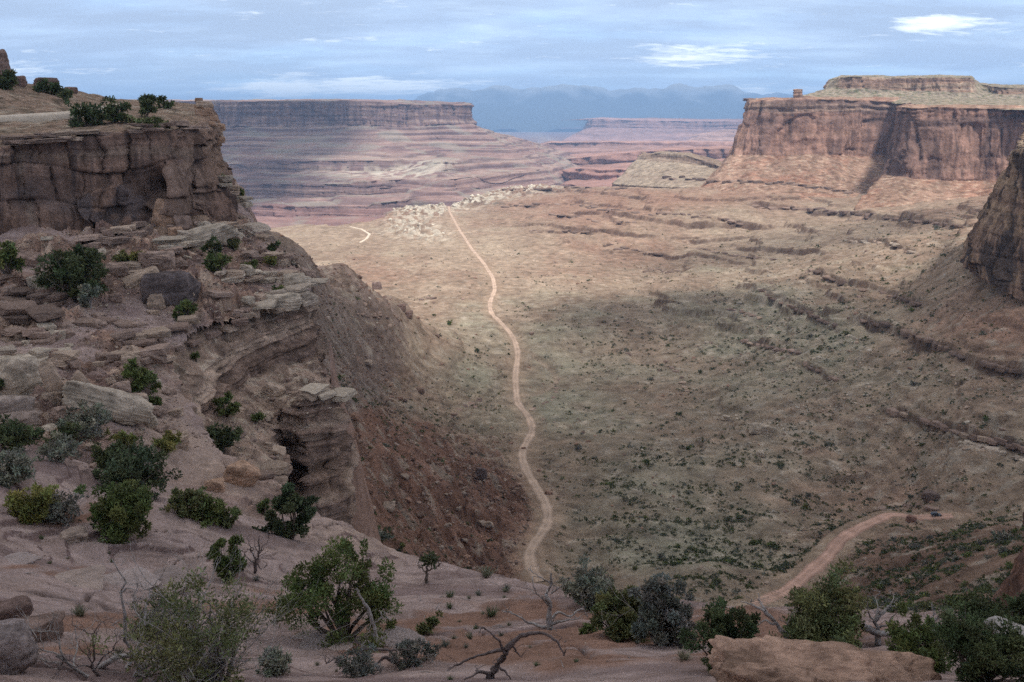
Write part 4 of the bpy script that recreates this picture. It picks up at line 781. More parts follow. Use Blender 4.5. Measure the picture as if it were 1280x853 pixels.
def am_post(P, c, inf):
    x, y, z = P[..., 0], P[..., 1], P[..., 2]; U, V = proj(P); fl_ = sst(0.6, 0.3, inf['steep'])
    t = np.empty_like(c); t[:] = (0.31, 0.215, 0.165); t = cmix(t, (0.42, 0.325, 0.25), sst(0, .5, f2(x / 2, y / 2, 4, 451))); t = cmix(t, (0.18, 0.125, 0.10), sst(0.1, .5, f2(x / 3, y / 3, 4, 452)))
    c = lerp(c, t, (fl_ * 0.9)[..., None])
    zb = (z + 0.55 * f3(x / 7, y / 7, z / 7, 3, 455)) / 0.95; fr = zb - np.floor(zb); hz_ = _hash(np.floor(zb).astype(np.int64).astype(np.uint32), np.zeros_like(z).astype(np.uint32), None, 456) / 15.0
    gap = np.exp(-((fr - 0.5) / 0.11) ** 2) * inf['steep'] * sst(-0.35, 0.1, f3(x / 5, y / 5, z / 2, 3, 457) + 0.1); nh = inf['n'].copy(); nh[..., 2] = 0
    P = P - nh * (gap * (0.5 + 0.5 * hz_) * (1 - 0.65 * sst(335, 360, U) * sst(480, 500, V)) - 0.5 * (hz_ - 0.5) * inf['steep'])[..., None]; c = cmix(c, (0.08, 0.055, 0.05), gap * 0.8 * (1 - 0.5 * sst(335, 360, U) * sst(480, 500, V))); c = c * (0.8 + 0.55 * hz_)[..., None]
    cap_ = np.clip(blob(U, V, [(405, 490, 26, 8, 1.2), (360, 375, 45, 12, 1)]), 0, 1); c = cmix(c, (0.40, 0.31, 0.245), cap_ * 0.8)
    c = cmix(c, (0.36, 0.235, 0.17), np.clip(blob(U, V, [(415, 600, 25, 30, 1)]), 0, 1) * 0.6)
    P = P.copy(); P[..., 2] += fl_ * f2(x / 2.2, y / 2.2, 4, 453) * 0.4
    return P, c
lay('cliff', am, (0.32, 0.26), 2, (0.9, 6.0, 0.95, 1.25, 0.10, 9.0, 461, 1.0, 4.6, 0.5), (2.6, (0.30, 0.20, 0.155), (0.38, 0.28, 0.215), (0.17, 0.115, 0.095), (0.13, 0.09, 0.08), 0.9, 462, 0.35), M_CLIFF, 'layered sandstone amphitheatre wall and buttress below the bench', am_post)
# reddish rock shoulder at the right edge
rs = [
 [Z(1300, 72, -40), K(1284, 648, 66), K(1268, 692, 62), K(1250, 745, 57), K(1238, 800, 52)],
 [Z(1320, 70, -37), K(1296, 632, 58), K(1286, 690, 54), K(1270, 745, 50), K(1258, 800, 46)],
 [Z(1420, 64, -33), K(1350, 618, 51), K(1345, 690, 47), K(1335, 745, 43), K(1325, 830, 38)],
 [Z(1620, 60, -28), K(1520, 600, 44), K(1520, 690, 42), K(1520, 760, 39), K(1520, 850, 34)]]
lay('cliff', rs, (0.3, 0.3), 2, (0.7, 5.0, 0.10, 1.6, 0.1, 6.0, 471, 0.3, 4.0, 0.6), (2.5, (0.19, 0.105, 0.08), (0.24, 0.15, 0.11), (0.12, 0.075, 0.062), (0.09, 0.062, 0.058), 1.4, 472, 0.3), M_CLIFF, 'smooth reddish rock shoulder at the right edge')
# track along the plateau edge on the left
TP = np.array([K(-260, 162, 128), K(-100, 156, 142), K(0, 152, 150), K(50, 149, 156), K(92, 146, 163), K(112, 141, 182), K(140, 135, 215), K(160, 131.5, 255)])
Qp = smooth_line(TP, 90)
ribbon('track', Qp, 6.5, lambda X, Y, Q_: np.broadcast_to(Q_[:, 2][:, None], X.shape), 1.0, None, (0.50, 0.41, 0.33), 9)

# ------------------------------------------------------------------ unseen clouds added overhead to shade the rim and valley, and the air
def shade_cloud(name, lst, seed, mat=None):
    Vs, Fs, off = [], [], 0
    nl, nm = 28, 56
    th_, ph_ = np.meshgrid(np.linspace(0.02, math.pi - 0.02, nl), np.linspace(0, 2 * math.pi, nm, endpoint=False), indexing='ij')
    D = np.stack([np.sin(th_) * np.cos(ph_), np.sin(th_) * np.sin(ph_), np.cos(th_)], -1)
    ii, jj = np.meshgrid(np.arange(nl - 1), np.arange(nm), indexing='ij'); a = ii * nm + jj; b = ii * nm + (jj + 1) % nm
    F = np.stack([a, a + nm, b + nm, b], -1).reshape(-1, 4)
    for (x, y, z, rx, ry, rz) in lst:
        k = 1 + 0.42 * f3(D[..., 0] * 1.7 + x, D[..., 1] * 1.7 + y, D[..., 2] * 1.7, 4, seed)
        Vs.append((D * k[..., None] * np.array([rx, ry, rz]) + np.array([x, y, z])).reshape(-1, 3)); Fs.append(F + off); off += nl * nm
    return props(mesh_obj(name, np.concatenate(Vs), np.concatenate(Fs), mat or M_SHADE_CLOUD), kind='structure')
M_SHADE_CLOUD = bpy.data.materials.new('shade_cloud'); M_SHADE_CLOUD.use_nodes = True; nt = M_SHADE_CLOUD.node_tree; nt.nodes.clear()
o_ = N(nt, 'ShaderNodeOutputMaterial'); d_ = N(nt, 'ShaderNodeBsdfDiffuse'); d_.inputs[0].default_value = (0.8, 0.81, 0.84, 1)
t_ = N(nt, 'ShaderNodeBsdfTranslucent'); t_.inputs[0].default_value = (0.84, 0.82, 0.79, 1); x_ = N(nt, 'ShaderNodeBsdfTransparent')
m1_ = N(nt, 'ShaderNodeMixShader'); m1_.inputs[0].default_value = 0.42; m2_ = N(nt, 'ShaderNodeMixShader'); m2_.inputs[0].default_value = 0.16
nt.links.new(d_.outputs[0], m1_.inputs[1]); nt.links.new(t_.outputs[0], m1_.inputs[2]); nt.links.new(m1_.outputs[0], m2_.inputs[1]); nt.links.new(x_.outputs[0], m2_.inputs[2]); nt.links.new(m2_.outputs[0], o_.inputs[0])
def over(u, v, Y, alt, rx, ry, rz=60, p=None):
    """a cloud lobe at height alt whose shadow falls on the ground seen at photo pixel (u, v)"""
    p = K(u, v, Y) if p is None else np.array(p); t = (alt - p[2]) / SUN[2]; q = p + SUN * t; return (q[0], q[1], q[2], rx, ry, rz)
shade_cloud('shade_cloud', [over(640, 700, 0, 900, 330, 300, p=(0, 60, -20)), over(0, 0, 0, 900, 300, 260, p=(-240, 180, -20)), over(0, 0, 0, 900, 300, 260, p=(-60, 240, -60)), over(0, 0, 0, 900, 260, 190, p=(170, 250, -120)), over(0, 0, 0, 900, 240, 190, p=(420, 200, -120)), over(0, 0, 0, 900, 150, 110, p=(260, 420, -170)), over(0, 0, 0, 900, 800, 420, p=(0, -520, 0)), over(0, 0, 0, 900, 400, 330, p=(620, -40, 0)), over(0, 0, 0, 900, 420, 360, p=(-640, 60, 0)), over(0, 0, 0, 900, 110, 120, p=(-40, 330, -110))], 501)  # out-of-view deck for rim shade; wide outer lobes added to cut sky light
shade_cloud('shade_cloud', [over(800, 405, 900, 420, 95, 75, 20), over(865, 400, 930, 420, 60, 50, 15), over(740, 415, 850, 420, 60, 40, 15)], 502)
shade_cloud('shade_cloud', [over(345, 180, 4400, 1500, 430, 600, 110), over(120, 180, 4600, 1500, 600, 800, 120), over(300, 232, 3500, 1500, 260, 420, 90)], 503)
M_SHADE_VEIL = M_SHADE_CLOUD.copy(); M_SHADE_VEIL.name = 'thin_shade_cloud'; [setattr(n.inputs[0], 'default_value', 0.62) for n in M_SHADE_VEIL.node_tree.nodes if n.type == 'MIX_SHADER' and abs(n.inputs[0].default_value - 0.16) < 1e-3]
shade_cloud('shade_cloud', [over(0, 0, 0, 1000, 190, 170, 40, p=(190, 760, -190)), over(0, 0, 0, 1000, 170, 200, 40, p=(330, 560, -160)), over(0, 0, 0, 1000, 150, 110, 40, p=(-20, 620, -190)), over(0, 0, 0, 1000, 170, 120, 40, p=(120, 480, -195)), over(0, 0, 0, 1000, 260, 120, 40, p=(420, 1180, -160))], 504, M_SHADE_VEIL)  # thin clouds added out of view to dim right slopes and lower floor
haze = bpy.data.materials.new('haze'); haze.use_nodes = True; nt = haze.node_tree; nt.nodes.clear()
o_ = N(nt, 'ShaderNodeOutputMaterial'); pv = N(nt, 'ShaderNodeVolumePrincipled'); pv.inputs['Color'].default_value = (0.38, 0.61, 1.0, 1); pv.inputs['Density'].default_value = 6.3e-5; pv.inputs['Anisotropy'].default_value = 0.0
nt.links.new(pv.outputs[0], o_.inputs['Volume'])
x0, x1, y0, y1, z0, z1 = -60000, 60000, -2000, 60000, -700, 900
z1 = 1700; z0 = -760
z1 = float(max(P_[2] for P_ in [np.array([0, 0, 820.0])]))
hv = [(x, y, z) for z in (z0, z1) for y in (y0, y1) for x in (x0, x1)]
props(mesh_obj('haze', hv, [(0, 2, 3, 1), (4, 5, 7, 6), (0, 1, 5, 4), (2, 6, 7, 3), (0, 4, 6, 2), (1, 3, 7, 5)], haze, smooth=False), kind='stuff')
# ------------------------------------------------------------------ objects: stones, shrubs, trees, deadwood, the car
bpy.context.view_layer.update(); DG = bpy.context.evaluated_depsgraph_get()
def hit(u, v):
    d = ray(u, v); d = d / np.linalg.norm(d)
    ok, p, n, i, o, m = sc.ray_cast(DG, Vector((0, 0, 0)), Vector(d), distance=8000)
    return np.array(p) if ok else K(u, v, 100)
def px_m(p): return np.linalg.norm(p) / FPX            # metres covered by one photo pixel at point p
rng = np.random.default_rng(7)
def rot_z(a): return np.array([[math.cos(a), -math.sin(a), 0], [math.sin(a), math.cos(a), 0], [0, 0, 1]])

# --- stones
def cube_sphere(n):
    t = np.tan(np.linspace(-1, 1, n) * math.pi / 4); a, b = np.meshgrid(t, t, indexing='ij'); o = np.ones_like(a); V, F, off = [], [], 0
    for P in ((o, a, b), (-o, b, a), (b, o, a), (a, -o, b), (a, b, o), (b, a, -o)):
        V.append(np.stack(P, -1).reshape(-1, 3)); F.append(grid_faces(n, n) + off); off += n * n
    V = np.concatenate(V); V /= np.linalg.norm(V, axis=1)[:, None]
    key = np.round(V * 1e5).astype(np.int64); _, idx, inv = np.unique(key, axis=0, return_index=True, return_inverse=True)
    return V[idx], inv.ravel()[np.concatenate(F)]
CS = {n: cube_sphere(n) for n in (5, 9, 13, 18, 34, 70)}
def stone_shape(seed, n=18, sharp=30.0, planes=11, dims=(1, 1, 1), rough=0.05, beds=0.03):
    r = np.random.default_rng(seed); V, F = CS[n]; pn = r.normal(size=(planes, 3)); pn /= np.linalg.norm(pn, axis=1)[:, None]
    pn = np.concatenate([pn, [[0, 0, 1], [0, 0, -1], [1, 0, 0], [-1, 0, 0], [0, 1, 0], [0, -1, 0]] + r.normal(size=(6, 3)) * 0.12]); pn /= np.linalg.norm(pn, axis=1)[:, None]
    pd = np.concatenate([r.uniform(0.82, 1.15, planes), r.uniform(0.72, 0.95, 6)])
    dt = np.maximum(V @ pn.T, 1e-3) / pd; rad = (np.clip(dt, 1e-3, 3) ** sharp).sum(1) ** (-1 / sharp)
    P = V * rad[:, None]; s = seed * 3.7
    P = P * (1 + rough * 1.6 * f3(V[:, 0] * 1.6 + s, V[:, 1] * 1.6, V[:, 2] * 1.6, 3, seed) + rough * f3(P[:, 0] * 5 + s, P[:, 1] * 5, P[:, 2] * 5, 3, seed + 1))[:, None]
    b = n2(P[:, 2] * 7 + 0.5 * f3(P[:, 0] * 2, P[:, 1] * 2, P[:, 2] * 2, 2, seed), P[:, 0] * 0.4 + s, seed + 2); P[:, :2] *= (1 + beds * np.sign(b) * np.abs(b) ** 0.5)[:, None]
    return P * np.array(dims), F
def stone_col(P, seed, base, light=1.3, dark=0.6):
    s = seed * 1.9; c = np.empty((len(P), 3), np.float32); c[:] = base; e = np.abs(P).max(); q = P / e
    a = f3(q[:, 0] * 2.2 + s, q[:, 1] * 2.2, q[:, 2] * 3.5, 4, seed + 4); c = cmix(c, np.array(base) * light, sst(0, .5, a) * 0.8); c = cmix(c, np.array(base) * dark, sst(0.05, .5, -a) * 0.8)
    if len(P) > 3000:
        k = np.abs(f3(q[:, 0] * 1.3 + s, q[:, 1] * 1.3, q[:, 2] * 2.2, 4, seed + 8)); c = cmix(c, np.array(base) * 0.35, np.exp(-(k / 0.018) ** 2) * sst(-.1, .2, f3(q[:, 0] * 2, q[:, 1] * 2 + s, q[:, 2] * 2, 2, seed + 9)) * 0.8)
        c = c * (1 + 0.22 * f3(q[:, 0] * 14, q[:, 1] * 14, q[:, 2] * 14 + s, 3, seed + 10))[:, None]
    return c
TAN, PINK, REDR, PALE, DKB, ORG = (0.36, 0.265, 0.205), (0.31, 0.22, 0.18), (0.285, 0.175, 0.13), (0.42, 0.34, 0.27), (0.135, 0.105, 0.10), (0.37, 0.235, 0.165)
def boulder(u, v, w, h, seed, base, label, group=None, tilt=(0, 0, 0), depth=0.75, n=18, sharp=30.0, sink=0.18, beds=0.03, p=None, name='boulder', cat='boulder', rough=0.05):
    p = hit(u, v) if p is None else np.array(p); k = px_m(p); H = h * k / 2 / 0.86
    V, F = stone_shape(seed, n, sharp, dims=(w * k / 2, w * k / 2 * depth, H), beds=beds, rough=rough)
    o = mesh_obj(name, V, F, M_BOULDER, col=stone_col(V, seed, base)); az = math.atan2(p[0], p[1])
    o.location = Vector(p + np.array([math.sin(az), math.cos(az), 0]) * (w * k * depth * 0.25) + np.array([0, 0, H * (0.86 - 2 * sink)])); o.rotation_euler = (R(tilt[0]), R(tilt[1]), R(tilt[2]) - az)
    return props(o, label, cat, group)
boulder(1018, 900, 262, 92, 11, (0.335, 0.215, 0.16), 'big pinkish tan boulder with a rough flat top at the bottom edge', p=K(1018, 940, 10.0), n=70, sharp=16, sink=0.05, beds=0.02, depth=0.55, rough=0.10, tilt=(0, -9, 0))
boulder(14, 776, 46, 22, 12, (0.17, 0.115, 0.10), 'dark brown rock at the lower left edge above a purple slab', sharp=12)
boulder(48, 800, 60, 22, 13, (0.22, 0.15, 0.125), 'flat brown rock beside the tangled grey shrub')
boulder(2, 842, 84, 58, 14, (0.24, 0.19, 0.18), 'purple grey rounded slab in the bottom left corner', n=34, sharp=8)
boulder(93, 678, 36, 13, 16, (0.30, 0.225, 0.185), 'loose flat stone on the slickrock below a round juniper')
boulder(303, 606, 44, 28, 17, ORG, 'orange boulder with a split face, the larger of a broken pair', tilt=(0, 14, 0))
boulder(270, 615, 24, 17, 18, ORG, 'small orange boulder leaning against a larger orange one')
boulder(142, 528, 118, 34, 19, PALE, 'long pale slab leaning down across the rubble', tilt=(-12, 27, 10), depth=0.34, n=34, sharp=18, sink=0.0)
boulder(112, 512, 24, 50, 20, TAN, 'broken upright slab end beside the long pale slab', tilt=(0, -22, 0), depth=0.5)
boulder(26, 495, 62, 52, 21, PALE, 'cracked pale block at the left edge of the bench', n=34, depth=0.8)
boulder(68, 492, 20, 42, 22, TAN, 'narrow standing slab right of the cracked pale block', tilt=(0, -14, 0))
boulder(15, 518, 50, 24, 23, (0.33, 0.26, 0.225), 'rounded grey boulder below the cracked pale block', sharp=7)
boulder(22, 536, 56, 22, 24, (0.30, 0.225, 0.19), 'rounded brown boulder lowest in the left edge stack', sharp=7)
boulder(72, 447, 36, 11, 25, PALE, 'thin pale slab lying level above the standing slab', depth=0.5)
boulder(150, 451, 20, 13, 26, TAN, 'small round tan boulder at the top of the rubble slope', sharp=7)
boulder(163, 460, 26, 18, 27, TAN, 'tan boulder above the round bush on the bench')
boulder(152, 502, 24, 26, 28, PINK, 'pinkish block behind the long pale slab')
boulder(172, 508, 28, 18, 29, TAN, 'squat tan boulder between bush and pale tongue of rock', sharp=8)
boulder(190, 535, 16, 18, 30, PALE, 'small pale boulder at the foot of the long slab', sharp=8)
boulder(210, 380, 62, 46, 31, DKB, 'large blue black varnished boulder in the middle of the bench', n=34, sharp=9)
boulder(178, 356, 48, 17, 32, TAN, 'tilted tan slab resting above the varnished boulder', tilt=(0, -16, 8), depth=0.6)
boulder(203, 338, 34, 26, 33, PINK, 'pinkish block left of the pale ledge')
boulder(150, 345, 34, 18, 34, (0.27, 0.19, 0.155), 'brown slab next to the big dark bush')
boulder(248, 306, 92, 20, 35, PALE, 'long pale tilted ledge block below the cliff corner', tilt=(0, -14, 0), depth=0.4, n=34)
boulder(206, 281, 30, 32, 36, ORG, 'orange square block fallen at the mouth of the cliff recess', tilt=(0, 12, 0))
boulder(219, 297, 17, 14, 37, ORG, 'small orange rock in front of the square orange block')
boulder(196, 387, 22, 22, 38, TAN, 'tan block at the lower left of the varnished boulder')
boulder(370, 360, 30, 20, 41, PALE, 'pale square block perched at the rim of the bench', sharp=16)
boulder(350, 386, 60, 20, 42, PALE, 'broad pale cap slab on the amphitheatre rim', n=34, depth=0.6)
boulder(352, 330, 26, 12, 43, TAN, 'tan slab on the far slope of the bench')
boulder(0, 104, 28, 40, 44, (0.22, 0.145, 0.12), 'tall brown rock knob on the upper left skyline', sharp=9, n=34)
boulder(22, 107, 20, 11, 45, (0.20, 0.13, 0.11), 'low brown rock on the skyline beside the tall knob', sharp=9)
boulder(60, 110, 30, 14, 46, (0.17, 0.115, 0.10), 'dark rounded rock on the skyline above the plateau track', sharp=7)
boulder(88, 117, 15, 9, 47, (0.24, 0.155, 0.125), 'small red brown rock right of the dark skyline rock', sharp=8)
boulder(1163, 627, 22, 13, 48, (0.16, 0.115, 0.10), 'large dark boulder above the bend of the shelf road', sharp=9)
boulder(1139, 652, 13, 8, 49, (0.25, 0.145, 0.115), 'red brown boulder at the outer edge of the shelf road', sharp=9)
boulder(1262, 805, 56, 18, 50, (0.33, 0.29, 0.27), 'grey flat rock at the right edge behind a green bush', depth=0.6)
boulder(1180, 812, 40, 22, 51, (0.25, 0.2, 0.185), 'grey slanting rock between two green bushes at lower right', tilt=(0, 18, 0))
boulder(471, 362, 13, 11, 52, (0.20, 0.14, 0.12), 'dark square block standing alone on the scree ridge')
boulder(502, 387, 12, 8, 53, (0.19, 0.125, 0.105), 'dark block just below the scree ridge, upper of two')
boulder(509, 396, 14, 8, 54, (0.19, 0.125, 0.105), 'dark block just below the scree ridge, lower of two')
boulder(601, 600, 16, 18, 55, (0.13, 0.095, 0.09), 'black rock standing at the edge of the scree gully')
boulder(952, 542, 26, 12, 56, PALE, 'cracked white boulder alone on the green brown slope')
boulder(908, 526, 13, 7, 57, PALE, 'smaller white boulder left of the cracked white one')
boulder(950, 572, 12, 8, 58, PALE, 'white stones among shrubs below the cracked boulder')

def near_pts(n, umin, umax, vmin, vmax, accept):
    out = []
    while len(out) < n:
        u, v = rng.uniform(umin, umax), rng.uniform(vmin, vmax)
        if rng.random() < accept(u, v):
            p = hit(u, v)
            if np.linalg.norm(p) < 1000: out.append((u, v, p))
    return out
BENCH = np.array([(0, 300), (330, 262), (392, 345), (395, 400), (425, 500), (330, 590), (270, 560), (190, 560), (120, 590), (0, 540)], float)
WALL = np.array([(205, 470), (226, 436), (300, 398), (392, 372), (396, 452), (350, 476), (300, 502), (272, 545), (240, 530)], float)
def in_poly(u, v, P):
    c = False; j = len(P) - 1
    for i in range(len(P)):
        if (P[i, 1] > v) != (P[j, 1] > v) and u < (P[j, 0] - P[i, 0]) * (v - P[i, 1]) / (P[j, 1] - P[i, 1]) + P[i, 0]: c = not c
        j = i
    return c
SRC = []
for k in range(14):
    flat = (k % 3 == 0); V, F = stone_shape(600 + k, 13, 40.0 if k % 2 else 60.0, 6 + k % 4, dims=(1, rng.uniform(.6, .95), rng.uniform(.28, .4) if flat else rng.uniform(.5, .8)))
    SRC.append(mesh_obj('boulder', V, F, M_BOULDER, col=stone_col(V, 600 + k, (TAN, PINK, PALE, (0.28, 0.2, 0.165), TAN, PINK, (0.24, 0.165, 0.135))[k % 7]), smooth=False).data)
for o in [o for o in COL.objects if o.data in SRC]: bpy.data.objects.remove(o)
REDSRC = []
for k in range(6):
    V, F = stone_shape(640 + k, 9, 30.0, dims=(1, rng.uniform(.6, .95), rng.uniform(.5, .8))); o = mesh_obj('boulder', V, F, M_BOULDER, col=stone_col(V, 640 + k, (REDR, (0.22, 0.15, 0.12), (0.33, 0.25, 0.2))[k % 3])); REDSRC.append(o.data); bpy.data.objects.remove(o)
def place(src, name, p, s, label, cat, group, sink=0.2, tiltmax=18):
    o = bpy.data.objects.new(name, src); COL.objects.link(o); o.location = Vector(p) + Vector((0, 0, s * (0.45 - sink * 1.4)))
    o.scale = (s, s * rng.uniform(.8, 1.2), s * rng.uniform(.8, 1.25)); o.rotation_euler = (R(rng.uniform(-tiltmax, tiltmax)), R(rng.uniform(-tiltmax, tiltmax)), rng.uniform(0, 6.28)); return props(o, label, cat, group)
def sz(lo, hi, a=2.0): return lo * (1 - rng.random() * (1 - (lo / hi) ** a)) ** (-1 / a)
for (u, v, p) in near_pts(195, 0, 425, 262, 600, lambda u, v: in_poly(u, v, BENCH) * (0.04 if in_poly(u, v, WALL) else 1.0) * (0.25 + 0.75 * (n2(u / 45, v / 30, 9) > -0.1))):
    place(SRC[rng.integers(14)], 'boulder', p, sz(4.0, 17, 1.5) * px_m(p), 'tan or pink sandstone block strewn over the rubble bench below the left cliff', 'boulder', 'blocks strewn over the bench')
def scree_ok(u, v):
    return float(blob(np.array(u), np.array(v), [(500, 600, 90, 70, 1), (600, 650, 60, 60, .8), (560, 700, 60, 25, .7), (460, 470, 40, 60, .45), (640, 620, 30, 60, .6)]))
for (u, v, p) in near_pts(60, 430, 690, 420, 712, scree_ok):
    if p[1] < 120: continue
    place(REDSRC[rng.integers(6)], 'boulder', p, sz(2.6, 9, 1.8) * px_m(p), 'brown boulder scattered on the red scree slope under the cliff', 'boulder', 'boulders on the scree slope')

# broken bedrock ledges: beds of angular slabs cropping out along the contour
def ledge_chain(px, beds, wpx, hpx, cols, seed, step=0.55, n=13, jit=0.5, lift=0.0, dark_face=0.6):
    r = np.random.default_rng(seed); px = np.array(px, float); L = np.concatenate([[0], np.cumsum(np.hypot(*np.diff(px, axis=0).T))]); Vs, Fs, Cs, off = [], [], [], 0
    sh_ = [stone_shape(seed * 7 + i, n, 60.0, 6, dims=(1, 1, 1), rough=0.045, beds=0.05) for i in range(5)]
    for b in range(beds):
        s = r.uniform(0, wpx * 0.4)
        while s < L[-1]:
            w = wpx * r.uniform(.5, 1.5); hh_ = hpx * r.uniform(.55, 1.25); u, v = np.interp(s + w / 2, L, px[:, 0]), np.interp(s + w / 2, L, px[:, 1]); s += w * r.uniform(.75, 1.0) if r.random() < 0.86 else w * 2.1
            p = hit(u + r.normal() * jit, v + r.normal() * jit - b * hpx * 0.15)
            if np.linalg.norm(p) > 4000: continue
            k = px_m(p); e = hit(u + 4, np.interp(s + 4, L, px[:, 1])); az = math.atan2(p[0], p[1]); t = e - p; ang = math.atan2(t[1], t[0]) if np.linalg.norm(t) < 40 * k else -az
            V, F = sh_[r.integers(5)]; V = V * np.array([w * k * .56, w * k * r.uniform(.35, .6), hh_ * k * .6]); V = V @ rot_z(ang + r.normal() * .16).T; V = V + V[:, :1] * np.array([0, 0, r.normal() * .05])
            V = V + p + np.array([math.sin(az), math.cos(az), 0]) * (b * 0.35 * wpx * k * .4) + np.array([0, 0, (b * 0.92 + 0.1 + lift) * hpx * k])
            base = np.array(cols[r.integers(len(cols))]) * r.uniform(.8, 1.2); c = np.repeat(base[None], len(V), 0); zt = (V[:, 2] - V[:, 2].min()) / (np.ptp(V[:, 2]) + 1e-6); Vs.append(V); Fs.append(F + off); off += len(V); Cs.append(c)
    if Vs: return props(mesh_obj('rock_ledge', np.concatenate(Vs), np.concatenate(Fs), M_BOULDER, col=np.concatenate(Cs), smooth=False), kind='structure')
NB = [TAN, PINK, (0.27, 0.19, 0.155), (0.24, 0.165, 0.135)]; PB = [PALE, TAN, (0.39, 0.31, 0.25)]; SB = [(0.30, 0.235, 0.215), (0.26, 0.2, 0.18), (0.33, 0.25, 0.215)]; DB = [(0.17, 0.12, 0.10), (0.2, 0.14, 0.115), (0.25, 0.175, 0.14)]
for i, (px, beds, w, hgt, cs) in enumerate([
    ([(196, 318), (222, 310), (250, 303), (292, 289)], 2, 26, 8, PB), ([(150, 350), (185, 341), (220, 326)], 2, 22, 8, NB), ([(296, 396), (325, 390), (355, 384), (391, 371)], 3, 24, 6, PB), ([(0, 376), (30, 376), (62, 384)], 2, 20, 7, DB), ([(0, 400), (35, 398), (66, 408)], 2, 22, 8, DB),
    ([(0, 428), (30, 424), (52, 430)], 2, 20, 7, NB), ([(196, 456), (214, 445), (236, 430), (262, 417), (304, 401)], 1, 20, 6, NB), ([(58, 450), (95, 455), (135, 456), (195, 448)], 2, 18, 6, NB), ([(270, 352), (310, 350), (350, 352), (378, 350)], 2, 18, 6, PB), ([(140, 428), (175, 432), (210, 424), (236, 410)], 2, 18, 6, NB),
    ([(330, 604), (352, 586), (346, 566)], 2, 16, 6, NB), ([(376, 500), (396, 494), (424, 494)], 2, 20, 6, PB),
    ([(100, 312), (130, 304), (180, 290)], 2, 18, 7, NB), ([(280, 300), (310, 290), (326, 298)], 2, 16, 6, PB), ([(300, 330), (330, 322), (352, 332)], 2, 16, 6, NB), ([(250, 372), (285, 366), (330, 372)], 1, 16, 6, NB), ([(90, 410), (130, 402), (170, 408)], 1, 16, 6, NB),
    ([(0, 455), (28, 450), (50, 456)], 2, 24, 9, PB), ([(270, 575), (300, 588), (330, 596)], 1, 18, 6, NB), ([(0, 182), (40, 178), (95, 173), (148, 166)], 2, 26, 4, NB), ([(160, 165), (205, 162), (236, 160)], 2, 24, 4, NB), ([(244, 140), (256, 146), (262, 156)], 3, 12, 6, [ORG, TAN]),
    ([(268, 165), (274, 182)], 3, 11, 7, [ORG, TAN]), ([(276, 225), (292, 244), (304, 258)], 2, 13, 6, PB), ([(360, 802), (425, 808), (500, 804)], 1, 34, 5, SB), ([(60, 735), (140, 728), (200, 736)], 1, 36, 6, SB), ([(0, 700), (30, 704)], 1, 30, 6, SB)]):
    ledge_chain(px, beds, w * 1.2, hgt * 1.2, cs, 700 + i)
for i, (px, hgt, w, cs) in enumerate([
    ([(1074, 400), (1110, 408), (1160, 425), (1200, 445), (1240, 458), (1285, 468)], 5.5, 11, DB), ([(1010, 336), (1040, 348), (1080, 362), (1150, 380)], 4.5, 10, DB), ([(945, 362), (985, 382), (1010, 392), (1045, 408)], 3.6, 9, DB), ([(925, 426), (950, 432), (1000, 440)], 3.5, 8, NB), ([(1000, 452), (1045, 475)], 3.5, 8, DB),
    ([(1110, 514), (1150, 522), (1200, 542), (1285, 562)], 5, 12, NB), ([(937, 260), (1009, 262), (1085, 268), (1142, 277), (1203, 283)], 4.2, 9, DB), ([(827, 223), (932, 228), (993, 231), (1060, 240)], 4.0, 9, DB), ([(682, 268), (758, 277), (794, 280)], 2.4, 8, DB), ([(727, 259), (809, 267), (891, 272), (925, 279)], 3.0, 8, DB),
    ([(753, 308), (794, 313), (827, 320)], 2.6, 8, DB), ([(871, 310), (911, 318), (973, 326)], 2.4, 8, DB), ([(804, 338), (855, 341)], 2.2, 7, DB), ([(1055, 300), (1116, 305), (1142, 315)], 3.2, 8, PB), ([(625, 238), (680, 236), (730, 235), (779, 237)], 2.6, 9, DB), ([(625, 258), (690, 255), (745, 258)], 2.2, 8, DB),
    ([(660, 290), (700, 288), (735, 292)], 2.0, 7, DB), ([(440, 392), (470, 396), (495, 398)], 2.6, 8, DB), ([(520, 372), (545, 376)], 2.2, 7, DB), ([(830, 450), (850, 470), (858, 490)], 3.2, 7, NB), ([(1085, 640), (1130, 632), (1180, 636)], 4, 12, NB), ([(560, 525), (575, 512), (600, 500)], 2.6, 8, DB), ([(700, 470), (690, 500), (664, 512)], 2.2, 6, NB), ([(905, 385), (945, 395), (960, 402)], 2.4, 7, NB), ([(1190, 545), (1230, 560), (1280, 575)], 4, 10, PB)]):
    ledge_chain(px, 1, w, hgt, cs, 740 + i, n=5, jit=1.0, lift=-0.1)

